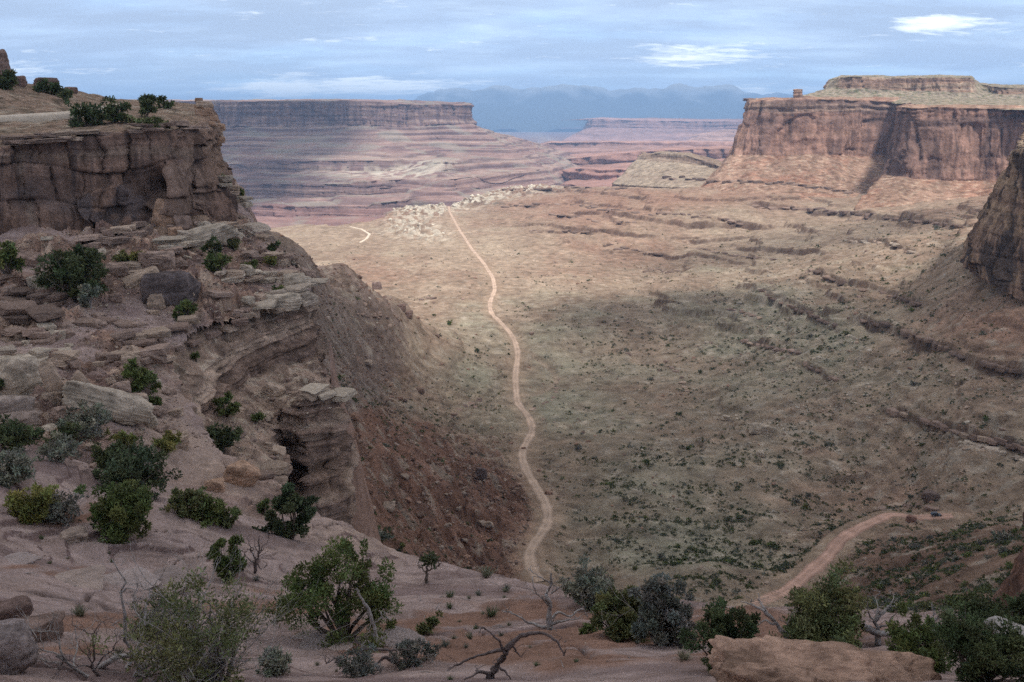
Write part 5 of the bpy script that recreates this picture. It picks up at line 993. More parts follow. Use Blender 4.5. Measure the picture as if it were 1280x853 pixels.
# low rubble nobody could count: one stone mass on the bench, one on the slopes
ICO = np.array([(0, 0, -1), (.7236, -.5257, -.4472), (-.2764, -.8506, -.4472), (-.8944, 0, -.4472), (-.2764, .8506, -.4472), (.7236, .5257, -.4472), (.2764, -.8506, .4472), (-.7236, -.5257, .4472), (-.7236, .5257, .4472), (.2764, .8506, .4472), (.8944, 0, .4472), (0, 0, 1)])
ICF = np.array([(0, 1, 2), (1, 0, 5), (0, 2, 3), (0, 3, 4), (0, 4, 5), (1, 5, 10), (2, 1, 6), (3, 2, 7), (4, 3, 8), (5, 4, 9), (1, 10, 6), (2, 6, 7), (3, 7, 8), (4, 8, 9), (5, 9, 10), (6, 10, 11), (7, 6, 11), (8, 7, 11), (9, 8, 11), (10, 9, 11)])
def rubble(name, pts, sizes, cols, seed):
    r = np.random.default_rng(seed); m = len(pts); J = ICO[None] * (1 + r.uniform(-.32, .32, (m, 12, 1))); J = J * np.stack([r.uniform(.8, 1.4, m), r.uniform(.6, 1.0, m), r.uniform(.4, .85, m)], 1)[:, None]
    a = r.uniform(0, 6.283, m); ca, sa = np.cos(a)[:, None], np.sin(a)[:, None]; X = J[..., 0] * ca - J[..., 1] * sa; Y = J[..., 0] * sa + J[..., 1] * ca
    V = np.stack([X, Y, J[..., 2] + X * r.uniform(-.3, .3, (m, 1))], -1) * sizes[:, None, None] + pts[:, None] + np.array([0, 0, 0.15]) * sizes[:, None, None]
    F = (ICF[None] + (np.arange(m) * 12)[:, None, None]).reshape(-1, 3); c = np.repeat(cols[:, None], 12, 1)
    return props(mesh_obj(name, V, F, M_BOULDER, col=c, smooth=False), kind='stuff')
def tone(m, lst, r): return np.array(lst, np.float32)[r.integers(len(lst), size=m)] * r.uniform(.7, 1.25, (m, 1)).astype(np.float32)
pts, szs = [], []
for (u, v, p) in near_pts(6500, -10, 425, 262, 600, lambda u, v: in_poly(u, v, BENCH) * (0.04 if in_poly(u, v, WALL) else 1.0) * (0.3 + 0.7 * (n2(u / 30, v / 20, 19) > -0.05))): pts.append(p); szs.append(sz(1.0, 4.2, 2.0) * px_m(p) * 0.62)
for (u, v, p) in near_pts(1800, 0, 1000, 640, 852, lambda u, v: float(sst(-0.1, .4, n2(u / 60, v / 22, 29)))):
    if p[1] < 70: pts.append(p); szs.append(sz(0.8, 4.5, 2.2) * px_m(p) * 0.5)
rubble('rubble', np.array(pts), np.array(szs), tone(len(pts), [TAN, PINK, PALE, (0.25, 0.18, 0.15), (0.2, 0.14, 0.12)], rng), 71)
gx, gy, gs, gcx = [], [], [], []
def scatter_ground(n, dens, rmin, rmax, umax=34.0):
    out = np.zeros((0, 5))
    while len(out) < n:
        m = 60000; r = np.sqrt(rng.uniform(rmin ** 2, rmax ** 2, m)) if rmax / rmin < 3 else rmin * np.exp(rng.random(m) * math.log(rmax / rmin)); t = R(1) * rng.uniform(-umax, umax, m); x, y = r * np.sin(t), r * np.cos(t)
        z = ground_z(x, y); P = np.stack([x, y, z], 1); U, V = proj(P); k = (rng.random(m) < dens(x, y, U, V, r)) & (U > -60) & (U < 1340) & (V > 150) & (V < 860); k &= road_dist(x, y)[0] > 7
        out = np.concatenate([out, np.stack([x, y, z, U, V], 1)[k]])
    return out[:n]
S = scatter_ground(16000, lambda x, y, U, V, r: np.clip(blob(U, V, [(500, 590, 110, 90, 1), (620, 640, 60, 80, 1), (560, 700, 60, 30, .8), (430, 420, 40, 70, .6), (1000, 530, 100, 50, .35), (1200, 570, 90, 40, .6), (960, 390, 60, 40, .5), (830, 560, 60, 30, .3), (1150, 700, 130, 50, .6), (1060, 260, 200, 30, .25), (1050, 440, 140, 60, .6), (1100, 500, 180, 70, .5)]) + 0.05, 0, 1) * sst(-0.15, 0.4, f2(x / 30, y / 30, 3, 73)), 130, 1300)
pale_ = blob(S[:, 3], S[:, 4], [(960, 400, 90, 60, 1), (1080, 470, 160, 80, 1), (1000, 530, 110, 60, 1), (1200, 570, 100, 40, 1), (830, 560, 80, 30, 1), (1060, 260, 220, 40, 1), (430, 420, 40, 60, .5)])[:, None] > rng.random((len(S), 1))
sl_ = np.linalg.norm(S[:, :3], axis=1) / FPX
rubble('rubble', S[:, :3], sl_ * np.array([sz(0.9, 6.0, 1.9) for _ in S]) * 0.62, np.where(pale_, tone(len(S), [PALE, (0.40, 0.34, 0.28), TAN], rng), tone(len(S), [REDR, (0.22, 0.15, 0.12), PINK, (0.33, 0.25, 0.2)], rng)), 72)
SC = scatter_ground(10000, lambda x, y, U, V, r: polymask(U, V, [(380, 300), (440, 335), (505, 390), (500, 460), (500, 520), (540, 540), (610, 568), (650, 600), (668, 640), (650, 690), (655, 725), (560, 730), (420, 690)], 20) * (0.3 + 0.7 * sst(-0.2, 0.3, f2(x / 18, y / 18, 3, 76))), 130, 700)
rubble('rubble', SC[:, :3], np.linalg.norm(SC[:, :3], axis=1) / FPX * np.array([sz(1.0, 6.5, 1.8) for _ in SC]) * 0.6, tone(len(SC), [REDR, (0.22, 0.14, 0.11), (0.25, 0.165, 0.13), (0.32, 0.23, 0.185), (0.17, 0.11, 0.09)], rng), 75)
WR = scatter_ground(2200, lambda x, y, U, V, r: np.clip(blob(U, V, [(520, 262, 32, 10, 1), (512, 285, 30, 14, 1), (545, 297, 22, 6, .5), (545, 258, 25, 8, 1), (580, 247, 26, 6, 1), (612, 238, 26, 6, 1), (650, 232, 28, 5, 1), (470, 290, 30, 5, .3)]) - 0.25, 0, 1), 1300, 2900)
rubble('rubble', WR[:, :3], np.linalg.norm(WR[:, :3], axis=1) / FPX * np.array([sz(0.8, 6.0, 1.7) for _ in WR]) * 0.6, tone(len(WR), [(0.62, 0.56, 0.455), (0.55, 0.48, 0.38), (0.42, 0.34, 0.27), (0.66, 0.6, 0.5)], rng), 74)

# --- plants
M_LEAF = plain_mat('foliage', (0.05, 0.07, 0.03), 0.7, 0.25, 3.0, trans=0.25, attr=True)
M_BARK = plain_mat('bark', (0.13, 0.10, 0.085), 0.9, 0.35, 9.0)
M_DEAD = plain_mat('weathered_wood', (0.27, 0.235, 0.22), 0.85, 0.4, 8.0)
M_DARKWOOD = plain_mat('dead_wood', (0.12, 0.09, 0.085), 0.9, 0.4, 8.0)
GRN = dict(juniper=(0.072, 0.088, 0.030), pinyon=(0.048, 0.062, 0.032), olive=(0.088, 0.094, 0.040), sage=(0.135, 0.138, 0.105), grey=(0.105, 0.105, 0.090), yellow=(0.125, 0.125, 0.040), dark=(0.050, 0.062, 0.028))
def leaves(clumps, size, tint, r, aspect=2.0, droop=0.0):
    """leaf sprays as small quads filling clumps (x, y, z, rx, ry, rz, n)"""
    Vs, Cs = [], []
    for (x, y, z, rx, ry, rz, n) in clumps:
        n = int(n); d = r.normal(size=(n, 3)); d /= np.linalg.norm(d, axis=1)[:, None]; rad = r.random(n) ** 0.42; rad *= 1 + 0.25 * np.sin(d[:, 0] * 5 + x * 9) * np.cos(d[:, 2] * 6 + y * 7)
        c = np.array([x, y, z]) + d * rad[:, None] * np.array([rx, ry, rz])
        a = d * 0.7 + r.normal(size=(n, 3)) * 0.6 + np.array([0, 0, 0.35 - droop]); a /= np.linalg.norm(a, axis=1)[:, None]
        b = np.cross(a, r.normal(size=(n, 3))); b /= np.linalg.norm(b, axis=1)[:, None] + 1e-9; s = size * r.uniform(.4, 1.6, n)[:, None]
        Vs.append(np.stack([c - b * s * .5, c + b * s * .5, c + a * s * aspect + b * s * .32, c + a * s * aspect - b * s * .32], 1))
        ct = 1.42 * np.array(tint) * r.uniform(.68, 1.32) * r.uniform(.6, 1.5, (n, 1)) * np.array([1 + r.uniform(-.12, .18), 1, 1 + r.uniform(-.1, .1)]); Cs.append(np.repeat(ct[:, None], 4, 1))
    V = np.concatenate(Vs).reshape(-1, 3); return V, np.arange(len(V)).reshape(-1, 4), np.concatenate(Cs).reshape(-1, 3)
def tube(path, rad, sides=6):
    P = np.array(path, float); n = len(P); rad = np.broadcast_to(np.asarray(rad, float), (n,)); T = np.gradient(P, axis=0); T /= np.linalg.norm(T, axis=1)[:, None] + 1e-9
    up = np.where(np.abs(T[:, 2:3]) > 0.9, np.array([[1.0, 0, 0]]), np.array([[0, 0, 1.0]])); A = np.cross(T, up); A /= np.linalg.norm(A, axis=1)[:, None] + 1e-9; B = np.cross(T, A)
    a = np.arange(sides) * 2 * math.pi / sides; V = P[:, None] + (A[:, None] * np.cos(a)[None, :, None] + B[:, None] * np.sin(a)[None, :, None]) * rad[:, None, None]
    i, j = np.meshgrid(np.arange(n - 1), np.arange(sides), indexing='ij'); k = (j + 1) % sides; F = np.stack([i * sides + j, i * sides + k, (i + 1) * sides + k, (i + 1) * sides + j], -1).reshape(-1, 4)
    return V.reshape(-1, 3), F
def join(parts):
    Vs, Fs, off = [], [], 0
    for V, F in parts: Vs.append(V); Fs.append(F + off); off += len(V)
    return np.concatenate(Vs), np.concatenate(Fs)
def wig(a, b, n, amt, r):
    t = np.linspace(0, 1, n)[:, None]; P = np.array(a) * (1 - t) + np.array(b) * t; w = r.normal(size=(n, 3)) * amt * np.linalg.norm(np.array(b) - np.array(a)); w[0] = 0; w[-1] *= 0.3
    w[1:-1] = (w[:-2] + w[1:-1] * 2 + w[2:]) / 4; return P + w
def branchy(base, d, L, r0, depth, r, spread=0.75, kids=3, up=0.15, parts=None):
    parts = [] if parts is None else parts; d = d / np.linalg.norm(d); n = 6; P = wig(base, base + d * L, n, 0.09, r); parts.append(tube(P, np.linspace(r0, r0 * 0.5, n), 5))
    if depth > 0:
        for k in range(kids):
            i = r.integers(2, n); nd = d + r.normal(size=3) * spread + np.array([0, 0, up]); branchy(P[i], nd, L * r.uniform(.45, .75), r0 * r.uniform(.4, .6), depth - 1, r, spread, kids, up, parts)
    return parts
def empty(name, p, label, cat, group=None):
    o = bpy.data.objects.new(name, None); COL.objects.link(o); o.empty_display_size = 0.2; o.location = Vector(p); return props(o, label, cat, group)
def shrub(u, v, w, h, kind, label, seed, name='bush', cat='bush', lobes=None, group=None, dens=1.0, stems=6, p=None, leafpx=1.75, bare=0.0, flat=1.0):
    """a bush or small tree standing at photo pixel (u, v), w by h pixels: stems and twigs under clumped leaf sprays"""
    r = np.random.default_rng(seed); p = hit(u, v) if p is None else np.array(p); k = px_m(p); W, H = w * k / 2, h * k * 1.03; root = empty(name, p, label, cat, group)
    if lobes is None:
        nl = int(np.clip(w * h / 70, 5, 26)); lobes = []
        for i in range(nl):
            a = r.uniform(0, 6.283); q = math.sqrt(r.random()) * 0.78; z = r.uniform(.22, .80) * (1 - 0.35 * q * q); lobes.append((q * math.cos(a), q * math.sin(a), z, r.uniform(.22, .38)))
    cl, st = [], []; tot = sum(l[3] ** 2 for l in lobes); nleaf = float(np.clip(w * h * 2.3 * dens, 90, 16000))
    for (x, y, z, q) in lobes:
        c = np.array([x * W, y * W * flat, z * H]); rr = q * min(W, H * 0.9)
        for j in range(4):
            dd = r.normal(size=3) * 0.68 * rr; cl.append((*(c + dd), rr * r.uniform(.28, .8), rr * r.uniform(.28, .8), rr * r.uniform(.25, .75), nleaf * q * q / tot / 4))
        P = wig((r.uniform(-.06, .06) * W, r.uniform(-.06, .06) * W, -0.06 * H), c, 6, 0.06, r); st.append(tube(P, np.linspace(max(0.035 * H, 0.5 * k), 0.25 * k, 6), 5))
        for j in range(2): st.append(tube(wig(P[3 + j], c + r.normal(size=3) * rr * 0.8, 4, .08, r), np.linspace(0.5 * k, 0.15 * k, 4), 4))
    if bare:
        for i in range(int(bare)):
            a = r.uniform(0, 6.283); st += branchy(np.array([0, 0, 0.1 * H]), np.array([math.cos(a), math.sin(a), r.uniform(.4, 1.4)]), H * r.uniform(.5, .8), 0.5 * k, 2, r, 0.6, 3)
    V, F, C = leaves(cl, leafpx * k * 0.8, GRN[kind], r); mesh_obj('foliage' if name == 'bush' else 'crown', V, F, M_LEAF, root, C, smooth=False)
    V, F = join(st); mesh_obj('stem' if name == 'bush' else 'trunk', V, F, M_DEAD if kind in ('grey', 'sage') or bare else M_BARK, root); return root
shrub(430, 801, 134, 116, 'juniper', 'full green juniper with a double crown, centre of the near ledge', 801, 'juniper_tree', 'tree', lobes=[(.25, 0, .84, .26), (.22, .1, .66, .36), (-.05, .1, .55, .38), (-.38, 0, .66, .28), (-.30, -.1, .45, .40), (-.68, 0, .55, .28), (-.6, .1, .32, .38), (.62, 0, .5, .34), (.5, -.2, .3, .42), (-.75, 0, .36, .28), (0, -.2, .25, .42), (.8, .1, .33, .26), (-.1, .3, .7, .24), (.35, .2, .92, .15), (-.42, .1, .78, .16)], dens=1.5)
shrub(152, 672, 78, 70, 'juniper', 'round dark juniper alone on the purple slickrock at left', 802, 'juniper_tree', 'tree', dens=1.4)
shrub(362, 674, 66, 66, 'pinyon', 'thin dark pinyon with an open crown at the slickrock edge', 803, 'pinyon_tree', 'tree', lobes=[(.15, 0, .88, .26), (.4, 0, .74, .26), (-.2, 0, .68, .3), (.6, .1, .55, .28), (-.55, 0, .45, .34), (.1, .2, .58, .3), (-.6, -.2, .2, .42), (-.2, .1, .22, .42), (.4, 0, .3, .3)], dens=1.2)
shrub(330, 643, 16, 21, 'juniper', 'small upright green bush left of the thin pinyon', 804)
shrub(234, 645, 40, 32, 'olive', 'leftmost of three bushes in a row along the slickrock crest', 805)
shrub(262, 653, 44, 30, 'juniper', 'middle of three bushes in a row along the slickrock crest', 806)
shrub(288, 659, 28, 22, 'olive', 'rightmost of three bushes in a row along the slickrock crest', 807)
shrub(165, 612, 76, 46, 'pinyon', 'wide dark bush behind the round juniper', 808)
shrub(143, 590, 40, 38, 'dark', 'dark upright bush touching the wide dark bush', 809)
shrub(43, 647, 50, 38, 'yellow', 'yellow green bush on the slab at the left edge', 810)
shrub(76, 652, 52, 28, 'grey', 'grey twiggy bush beside the yellow green one', 811, dens=.6, bare=6)
shrub(12, 602, 50, 32, 'sage', 'grey sage bush at the far left on the purple slab', 812)
shrub(80, 560, 34, 26, 'dark', 'dark green bush among the left boulders below the pale slab', 813)
shrub(72, 577, 44, 26, 'sage', 'pale twiggy bush below the dark one on the crest', 814, dens=.6, bare=5)
shrub(18, 560, 56, 30, 'dark', 'low dark bush lying under the left boulder stack', 815)
shrub(6, 496, 26, 32, 'dark', 'dark bush cut by the left edge beside pale rocks', 816)
shrub(110, 545, 48, 34, 'sage', 'grey green bush under the long pale slab', 817, dens=.7)
shrub(155, 558, 36, 16, 'yellow', 'low yellow green bush right of the grey one', 818)
shrub(210, 564, 32, 18, 'yellow', 'round yellow green bush on the pale tongue of rock', 819)
shrub(176, 486, 40, 32, 'juniper', 'round green bush above the pale tongue of rock', 820)
shrub(194, 508, 16, 14, 'juniper', 'small round bush on the pale tongue of rock', 821)
shrub(284, 520, 30, 24, 'juniper', 'upper green bush on the amphitheatre ledge', 822)
shrub(275, 561, 40, 30, 'dark', 'larger dark bush at the foot of the layered wall', 823)
shrub(320, 530, 14, 14, 'juniper', 'small bush farther out on the amphitheatre ledge', 824)
shrub(95, 372, 66, 60, 'dark', 'largest bush on the bench, dark, below the cliff at left', 825, dens=1.3)
shrub(112, 384, 26, 24, 'sage', 'grey green bush at the foot of the large dark bush', 826)
shrub(10, 342, 30, 34, 'juniper', 'green bush at the left edge under the cliff', 827)
shrub(152, 329, 22, 18, 'olive', 'left of two small bushes below the dark cliff slab', 828)
shrub(172, 328, 18, 12, 'yellow', 'right of two small bushes below the dark cliff slab', 829)
shrub(232, 400, 26, 22, 'juniper', 'green bush right of the varnished boulder', 830)
shrub(276, 341, 32, 26, 'juniper', 'bright green bush on the upper bench beyond the varnished boulder', 831)
shrub(266, 322, 18, 20, 'dark', 'dark bush just above the bright green one', 832)
shrub(313, 341, 18, 22, 'juniper', 'upright bush near the bench rim', 833)
shrub(343, 318, 12, 16, 'dark', 'dark bush on the outermost spur of the bench', 834)
shrub(292, 312, 16, 16, 'olive', 'small olive bush between two pale ledges', 835)
shrub(348, 368, 11, 11, 'juniper', 'tiny bush on the pale cap slab', 836)
shrub(338, 330, 18, 9, 'yellow', 'low yellowish bush left of the outermost spur', 837)
shrub(246, 453, 10, 12, 'juniper', 'tiny bush on the beds of the amphitheatre wall', 838)
shrub(110, 158, 38, 22, 'dark', 'wide dark bush at the rim beside the plateau track', 839)
shrub(143, 153, 30, 22, 'dark', 'second rim bush, dark, right of the wide one', 840)
shrub(183, 146, 19, 22, 'dark', 'conical dark tree on the cliff top', 841, 'juniper_tree', 'tree')
shrub(193, 135, 22, 13, 'dark', 'dark bush on the plateau behind the conical tree', 842)
shrub(206, 136, 14, 12, 'dark', 'small dark bush right of the conical tree', 843)
shrub(190, 164, 22, 14, 'olive', 'olive bush growing on the cliff rim crack', 844)
shrub(205, 159, 16, 10, 'olive', 'low olive bush near the end of the cliff rim', 845)
shrub(164, 154, 18, 8, 'olive', 'flat olive bush between the rim bushes', 846)
shrub(8, 112, 26, 22, 'dark', 'dark bush at the foot of the tall skyline knob', 847)
shrub(58, 117, 34, 14, 'dark', 'dark bush under the skyline rock', 848)
shrub(86, 128, 16, 13, 'dark', 'small dark bush on the slope above the track', 849)
shrub(284, 231, 12, 10, 'juniper', 'upper of two bushes on the cliff end slope', 850)
shrub(301, 247, 12, 12, 'juniper', 'lower of two bushes on the cliff end slope', 851)
shrub(740, 757, 58, 48, 'sage', 'feathery grey bush in front of the road end', 852, dens=1.2)
shrub(775, 796, 70, 62, 'olive', 'yellowish olive bush left half of the ledge thicket', 853, dens=1.3)
shrub(828, 806, 72, 96, 'grey', 'tall grey green bush right half of the ledge thicket', 854, dens=1.3, bare=4)
shrub(905, 838, 84, 78, 'dark', 'dark green bush left of the twisted branches at lower right', 855, dens=1.2)
shrub(1012, 812, 122, 78, 'olive', 'broad olive green bush behind the big tan boulder', 856, dens=1.3)
shrub(1140, 838, 66, 56, 'juniper', 'green bush at the right end of the big boulder', 857, dens=1.2)
shrub(1222, 852, 92, 84, 'dark', 'large dark green bush in the lower right corner', 858, dens=1.3)
shrub(1228, 782, 80, 30, 'dark', 'low dark bush behind the corner bush', 859)
shrub(1275, 795, 40, 50, 'dark', 'dark bush cut by the right edge', 860)
shrub(285, 726, 44, 48, 'juniper', 'small juniper crown rising over the grey tangle', 861, 'juniper_tree', 'tree', lobes=[(-.2, 0, .84, .34), (.3, 0, .74, .36), (.1, .1, .5, .42), (-.4, 0, .45, .36), (.5, 0, .4, .36), (0, 0, .2, .45)], dens=1.4)
shrub(262, 862, 176, 150, 'olive', 'large half bare juniper beside the grey tangle at lower left', 862, 'juniper_tree', 'tree', dens=.13, bare=30)
shrub(205, 800, 70, 60, 'olive', 'sparse olive bush inside the grey tangle', 863, dens=.4, bare=8)
shrub(347, 842, 40, 34, 'sage', 'grey green bush right of the half bare juniper', 864, dens=.8)
shrub(450, 846, 46, 28, 'grey', 'dark grey brush below the leaning white trunk', 865, dens=.8)
shrub(520, 826, 52, 22, 'grey', 'low grey brush under the fallen branch', 866, dens=.8)
shrub(536, 794, 26, 18, 'olive', 'small olive bush alone on the soil right of the juniper', 867)
shrub(433, 690, 20, 12, 'yellow', 'tiny yellow green bush on the pale slickrock edge', 868)
shrub(735, 792, 22, 16, 'juniper', 'small green bush below the feathery grey bush', 869)
# sage and grass tufts sprinkled over the ledge
def tuft_mesh(seed, tint, n=90):
    r = np.random.default_rng(seed); a = r.uniform(0, 6.283, n); t = r.uniform(.1, .9, n); d = np.stack([np.cos(a) * t, np.sin(a) * t, np.ones(n)], 1); d /= np.linalg.norm(d, axis=1)[:, None]; b = np.stack([-np.sin(a), np.cos(a), 0 * a], 1)
    o = np.stack([np.cos(a), np.sin(a), 0 * a], 1) * (r.random(n) * .25)[:, None]; L = r.uniform(.5, 1.1, n)[:, None]; w = 0.035
    V = np.stack([o - b * w, o + b * w, o + d * L + b * w * .4 + np.array([0, 0, -.1]) * t[:, None], o + d * L - b * w * .4 + np.array([0, 0, -.1]) * t[:, None]], 1).reshape(-1, 3); V[:, 2] *= .75
    return V, np.arange(len(V)).reshape(-1, 4), np.repeat((np.array(tint) * r.uniform(.7, 1.4, (n, 1)))[:, None], 4, 1).reshape(-1, 3)
TU = []
for i, tn in enumerate([(0.16, 0.15, 0.10), (0.13, 0.13, 0.105), (0.10, 0.115, 0.06), (0.2, 0.175, 0.12)]):
    V, F, C = tuft_mesh(880 + i, tn); o = mesh_obj('grass_tuft', V, F, M_LEAF, None, C, smooth=False); TU.append(o.data); bpy.data.objects.remove(o)
def tuft_ok(u, v): return float(blob(np.array(u), np.array(v), [(600, 770, 110, 40, 1), (80, 700, 80, 20, .7), (420, 830, 120, 20, .9), (250, 770, 120, 60, .7), (760, 830, 100, 25, .7), (60, 640, 60, 12, .6)]))
for (u, v, p) in near_pts(60, 0, 880, 630, 852, tuft_ok):
    if p[1] > 70: continue
    o = bpy.data.objects.new('grass_tuft', TU[rng.integers(4)]); COL.objects.link(o); s = sz(4, 18, 1.2) * px_m(p); o.location = Vector(p); o.scale = (s, s, s * rng.uniform(.7, 1.2)); o.rotation_euler = (0, 0, rng.uniform(0, 6.28))
    props(o, 'small dry grass or sage tuft growing on the near ledge', 'grass tuft', 'tufts sprinkled over the near ledge')

# deadwood: limbs follow what the photo shows, each limb at its own distance
def limb(path, w0, w1, Y, r, dY=0.0, sides=6):
    P = np.array([K(u, v, Y + dY * i / max(1, len(path) - 1)) for i, (u, v) in enumerate(path)]); t = np.arange(len(P)); n = len(P) * 4; s = np.linspace(0, len(P) - 1, n)
    Q = np.stack([np.interp(s, t, P[:, k]) for k in range(3)], 1); Q[1:-1] = (Q[:-2] + 2 * Q[1:-1] + Q[2:]) / 4; k = px_m(P[0]); Q += f2(s[:, None] * 1.7 + np.arange(3) * 9, s[:, None] * 0, 2, int(r)) * k * 1.6
    return tube(Q, np.linspace(w0, w1, n) * k / 2 * (1 + 0.15 * np.sin(s * 3)), sides)
def deadwood(name, label, trunk, branches, Y, mat, seed, cat='dead tree'):
    root = empty(name, K(trunk[0][0][0], trunk[0][0][1], Y), label, cat); M = root.location
    def part(nm, pieces):
        V, F = join(pieces); mesh_obj(nm, V - np.array(M), F, mat, root)
    part('trunk', [limb(trunk[0], trunk[1], trunk[2], Y, seed)])
    r = np.random.default_rng(seed)
    for i, b in enumerate(branches):
        pc = [limb(b[0], b[1], b[2], Y, seed + i, dY=r.uniform(-.6, .6))]
        for j in range(3):                                           # side twigs
            a = b[0][r.integers(0, len(b[0]))]; q = [a, (a[0] + r.uniform(-9, 9), a[1] - r.uniform(2, 9)), (a[0] + r.uniform(-16, 16), a[1] - r.uniform(4, 18))]; pc.append(limb(q, 1.2, 0.5, Y, seed + 40 + i * 5 + j, dY=r.uniform(-.4, .4), sides=4))
        part('branch', pc)
    return root
YB = lambda u, v: hit(u, v)[1]
deadwood('dead_snag', 'bare whitish trunk leaning in front of the full green juniper', ([(475, 812), (470, 795), (464, 772), (458, 757), (448, 743), (446, 735)], 6, 2), [([(466, 780), (478, 772), (490, 775)], 1.6, .7), ([(472, 800), (462, 790), (458, 780)], 1.5, .6)], YB(475, 812) - .3, M_DEAD, 901)
deadwood('fallen_branch', 'fallen brown branch stretched on the ground below the leaning trunk', ([(515, 852), (505, 838), (492, 826), (478, 822), (470, 832)], 6, 2.5), [([(478, 812), (455, 811), (430, 820), (408, 830)], 3, 1), ([(470, 811), (490, 813), (512, 812)], 3, 1), ([(446, 815), (447, 828)], 2, 1), ([(500, 835), (515, 838), (522, 850)], 2.5, 1)], YB(480, 835), M_DARKWOOD, 902)
deadwood('dead_tree', 'arching dead juniper limbs at the bottom centre', ([(608, 858), (616, 840), (628, 822), (638, 806), (650, 795)], 11, 5), [([(650, 795), (668, 791), (684, 793), (697, 802), (705, 820)], 5, 2), ([(636, 810), (612, 816), (590, 822), (570, 832), (560, 838)], 4.5, 1.2), ([(632, 816), (622, 800), (608, 786), (600, 784), (599, 796)], 3.2, 1), ([(616, 842), (598, 840), (580, 850)], 4, 2), ([(622, 832), (634, 842), (640, 855)], 3, 1.2), ([(640, 806), (648, 818), (652, 822)], 2.4, 1)], YB(612, 848), M_DARKWOOD, 903)
deadwood('dead_tree', 'small twisted dead tree standing left of the feathery grey bush', ([(688, 787), (686, 770), (688, 755), (682, 744), (690, 730), (688, 718)], 8, 2), [([(686, 757), (678, 748), (670, 742), (666, 728)], 3, 1), ([(689, 742), (698, 736), (706, 728)], 2.5, 1), ([(687, 772), (700, 765), (712, 772), (728, 760), (734, 772)], 3.5, 1.2), ([(684, 784), (660, 779), (640, 766), (628, 764)], 3.5, 1), ([(690, 780), (706, 776), (722, 774)], 3.5, 1.2), ([(688, 730), (676, 722), (666, 716)], 2, .8)], YB(690, 787), M_DEAD, 904)
root = deadwood('pinyon_tree', 'small gnarled tree with one green tuft on the far lip of the ledge', ([(533, 729), (533, 718), (534, 708), (538, 702)], 4.5, 2), [([(533, 716), (526, 710), (523, 704)], 1.8, .8), ([(534, 713), (542, 711), (547, 708)], 1.8, .8)], YB(533, 729), M_BARK, 905, 'tree')
p = K(537, 701, YB(533, 729)); k = px_m(p); V, F, C = leaves([(*(p - np.array(root.location)), 9 * k, 9 * k, 4.5 * k, 160)], 2.4 * k, GRN['pinyon'], rng); mesh_obj('crown', V, F, M_LEAF, root, C, smooth=False)
deadwood('dead_snag', 'bare dark twigs sticking up beside the small juniper crown', ([(318, 716), (320, 702), (324, 690), (324, 670)], 4, 1), [([(323, 692), (330, 682), (336, 674)], 1.6, .6), ([(321, 700), (314, 690), (311, 678)], 1.8, .6), ([(320, 706), (312, 700), (306, 694)], 2, .8), ([(321, 705), (326, 712), (330, 710)], 1.6, .7)], YB(318, 722), M_DARKWOOD, 906)
deadwood('dead_tree', 'grey dead tree with forked limbs behind the big boulder', ([(1096, 806), (1098, 792), (1094, 778), (1100, 768)], 6, 3.5), [([(1100, 768), (1112, 758), (1118, 744)], 3, 1), ([(1095, 780), (1086, 768), (1084, 752)], 2.6, 1), ([(1098, 786), (1110, 780), (1122, 764)], 2.6, 1), ([(1094, 776), (1098, 760), (1094, 746)], 2.2, .8)], YB(1096, 808), M_DEAD, 907)
deadwood('fallen_log', 'pale fallen trunk lying across brush at lower right', ([(1078, 783), (1098, 792), (1128, 795), (1152, 786), (1176, 770)], 8, 3.5), [([(1160, 780), (1168, 768), (1164, 754)], 2.4, .9), ([(1172, 772), (1190, 768), (1204, 771)], 2.4, 1)], YB(1120, 806), M_DEAD, 908)
deadwood('dead_tree', 'leaning dead limbs tangled into the dark bush at lower right', ([(992, 812), (980, 792), (966, 774), (955, 764)], 7, 3.5), [([(955, 764), (940, 756), (926, 752)], 3, 1), ([(970, 780), (955, 776), (940, 786), (930, 800)], 2.6, 1), ([(960, 768), (950, 752), (948, 742)], 2.2, .8), ([(982, 795), (984, 780), (990, 766)], 2.4, .8)], YB(985, 816), M_DEAD, 909)
# the big grey tangle at lower left
r = np.random.default_rng(77); p = hit(190, 848); k = px_m(p); root = empty('dead_shrub', p, 'big tangled grey shrub, mostly dead, at the lower left', 'dead shrub')
for i in range(9):
    a = r.uniform(0, 6.283); d = np.array([math.cos(a) * 1.1, math.sin(a) * 0.7, r.uniform(.5, 1.5)]); V, F = join(branchy(np.array([r.uniform(-70, 20) * k, r.uniform(-.4, .4), -0.05]), d, r.uniform(45, 90) * k, 2.4 * k, 3, r, 0.75, 4, 0.12)); mesh_obj('branch', V, F, M_DEAD if i % 3 else M_DARKWOOD, root)
V, F = join([limb([(176, 845), (168, 820), (156, 800), (157, 770), (150, 742), (158, 728), (140, 700)], 5, 1.2, p[1], 3), limb([(225, 850), (232, 815), (226, 780), (235, 760)], 6, 2, p[1], 4), limb([(105, 845), (150, 820), (200, 822), (250, 838)], 6, 3, p[1], 5), limb([(165, 790), (178, 776), (180, 760)], 3, 1, p[1], 6), limb([(150, 742), (160, 735), (172, 738)], 2.5, .8, p[1], 7)]); mesh_obj('trunk', V - p, F, M_DEAD, root)

tw_ = []
for (u, v, p) in near_pts(70, 0, 900, 690, 852, tuft_ok):
    if p[1] < 60: k = px_m(p); a = rng.uniform(0, 6.28); L_ = rng.uniform(5, 22) * k; q = p + np.array([math.cos(a), math.sin(a), rng.uniform(0, .25)]) * L_; tw_.append(tube(wig(p + np.array([0, 0, .01]), q, 5, .1, rng), np.linspace(.6 * k, .25 * k, 5), 4))
V, F = join(tw_); props(mesh_obj('twig_litter', V, F, M_DEAD), kind='stuff')

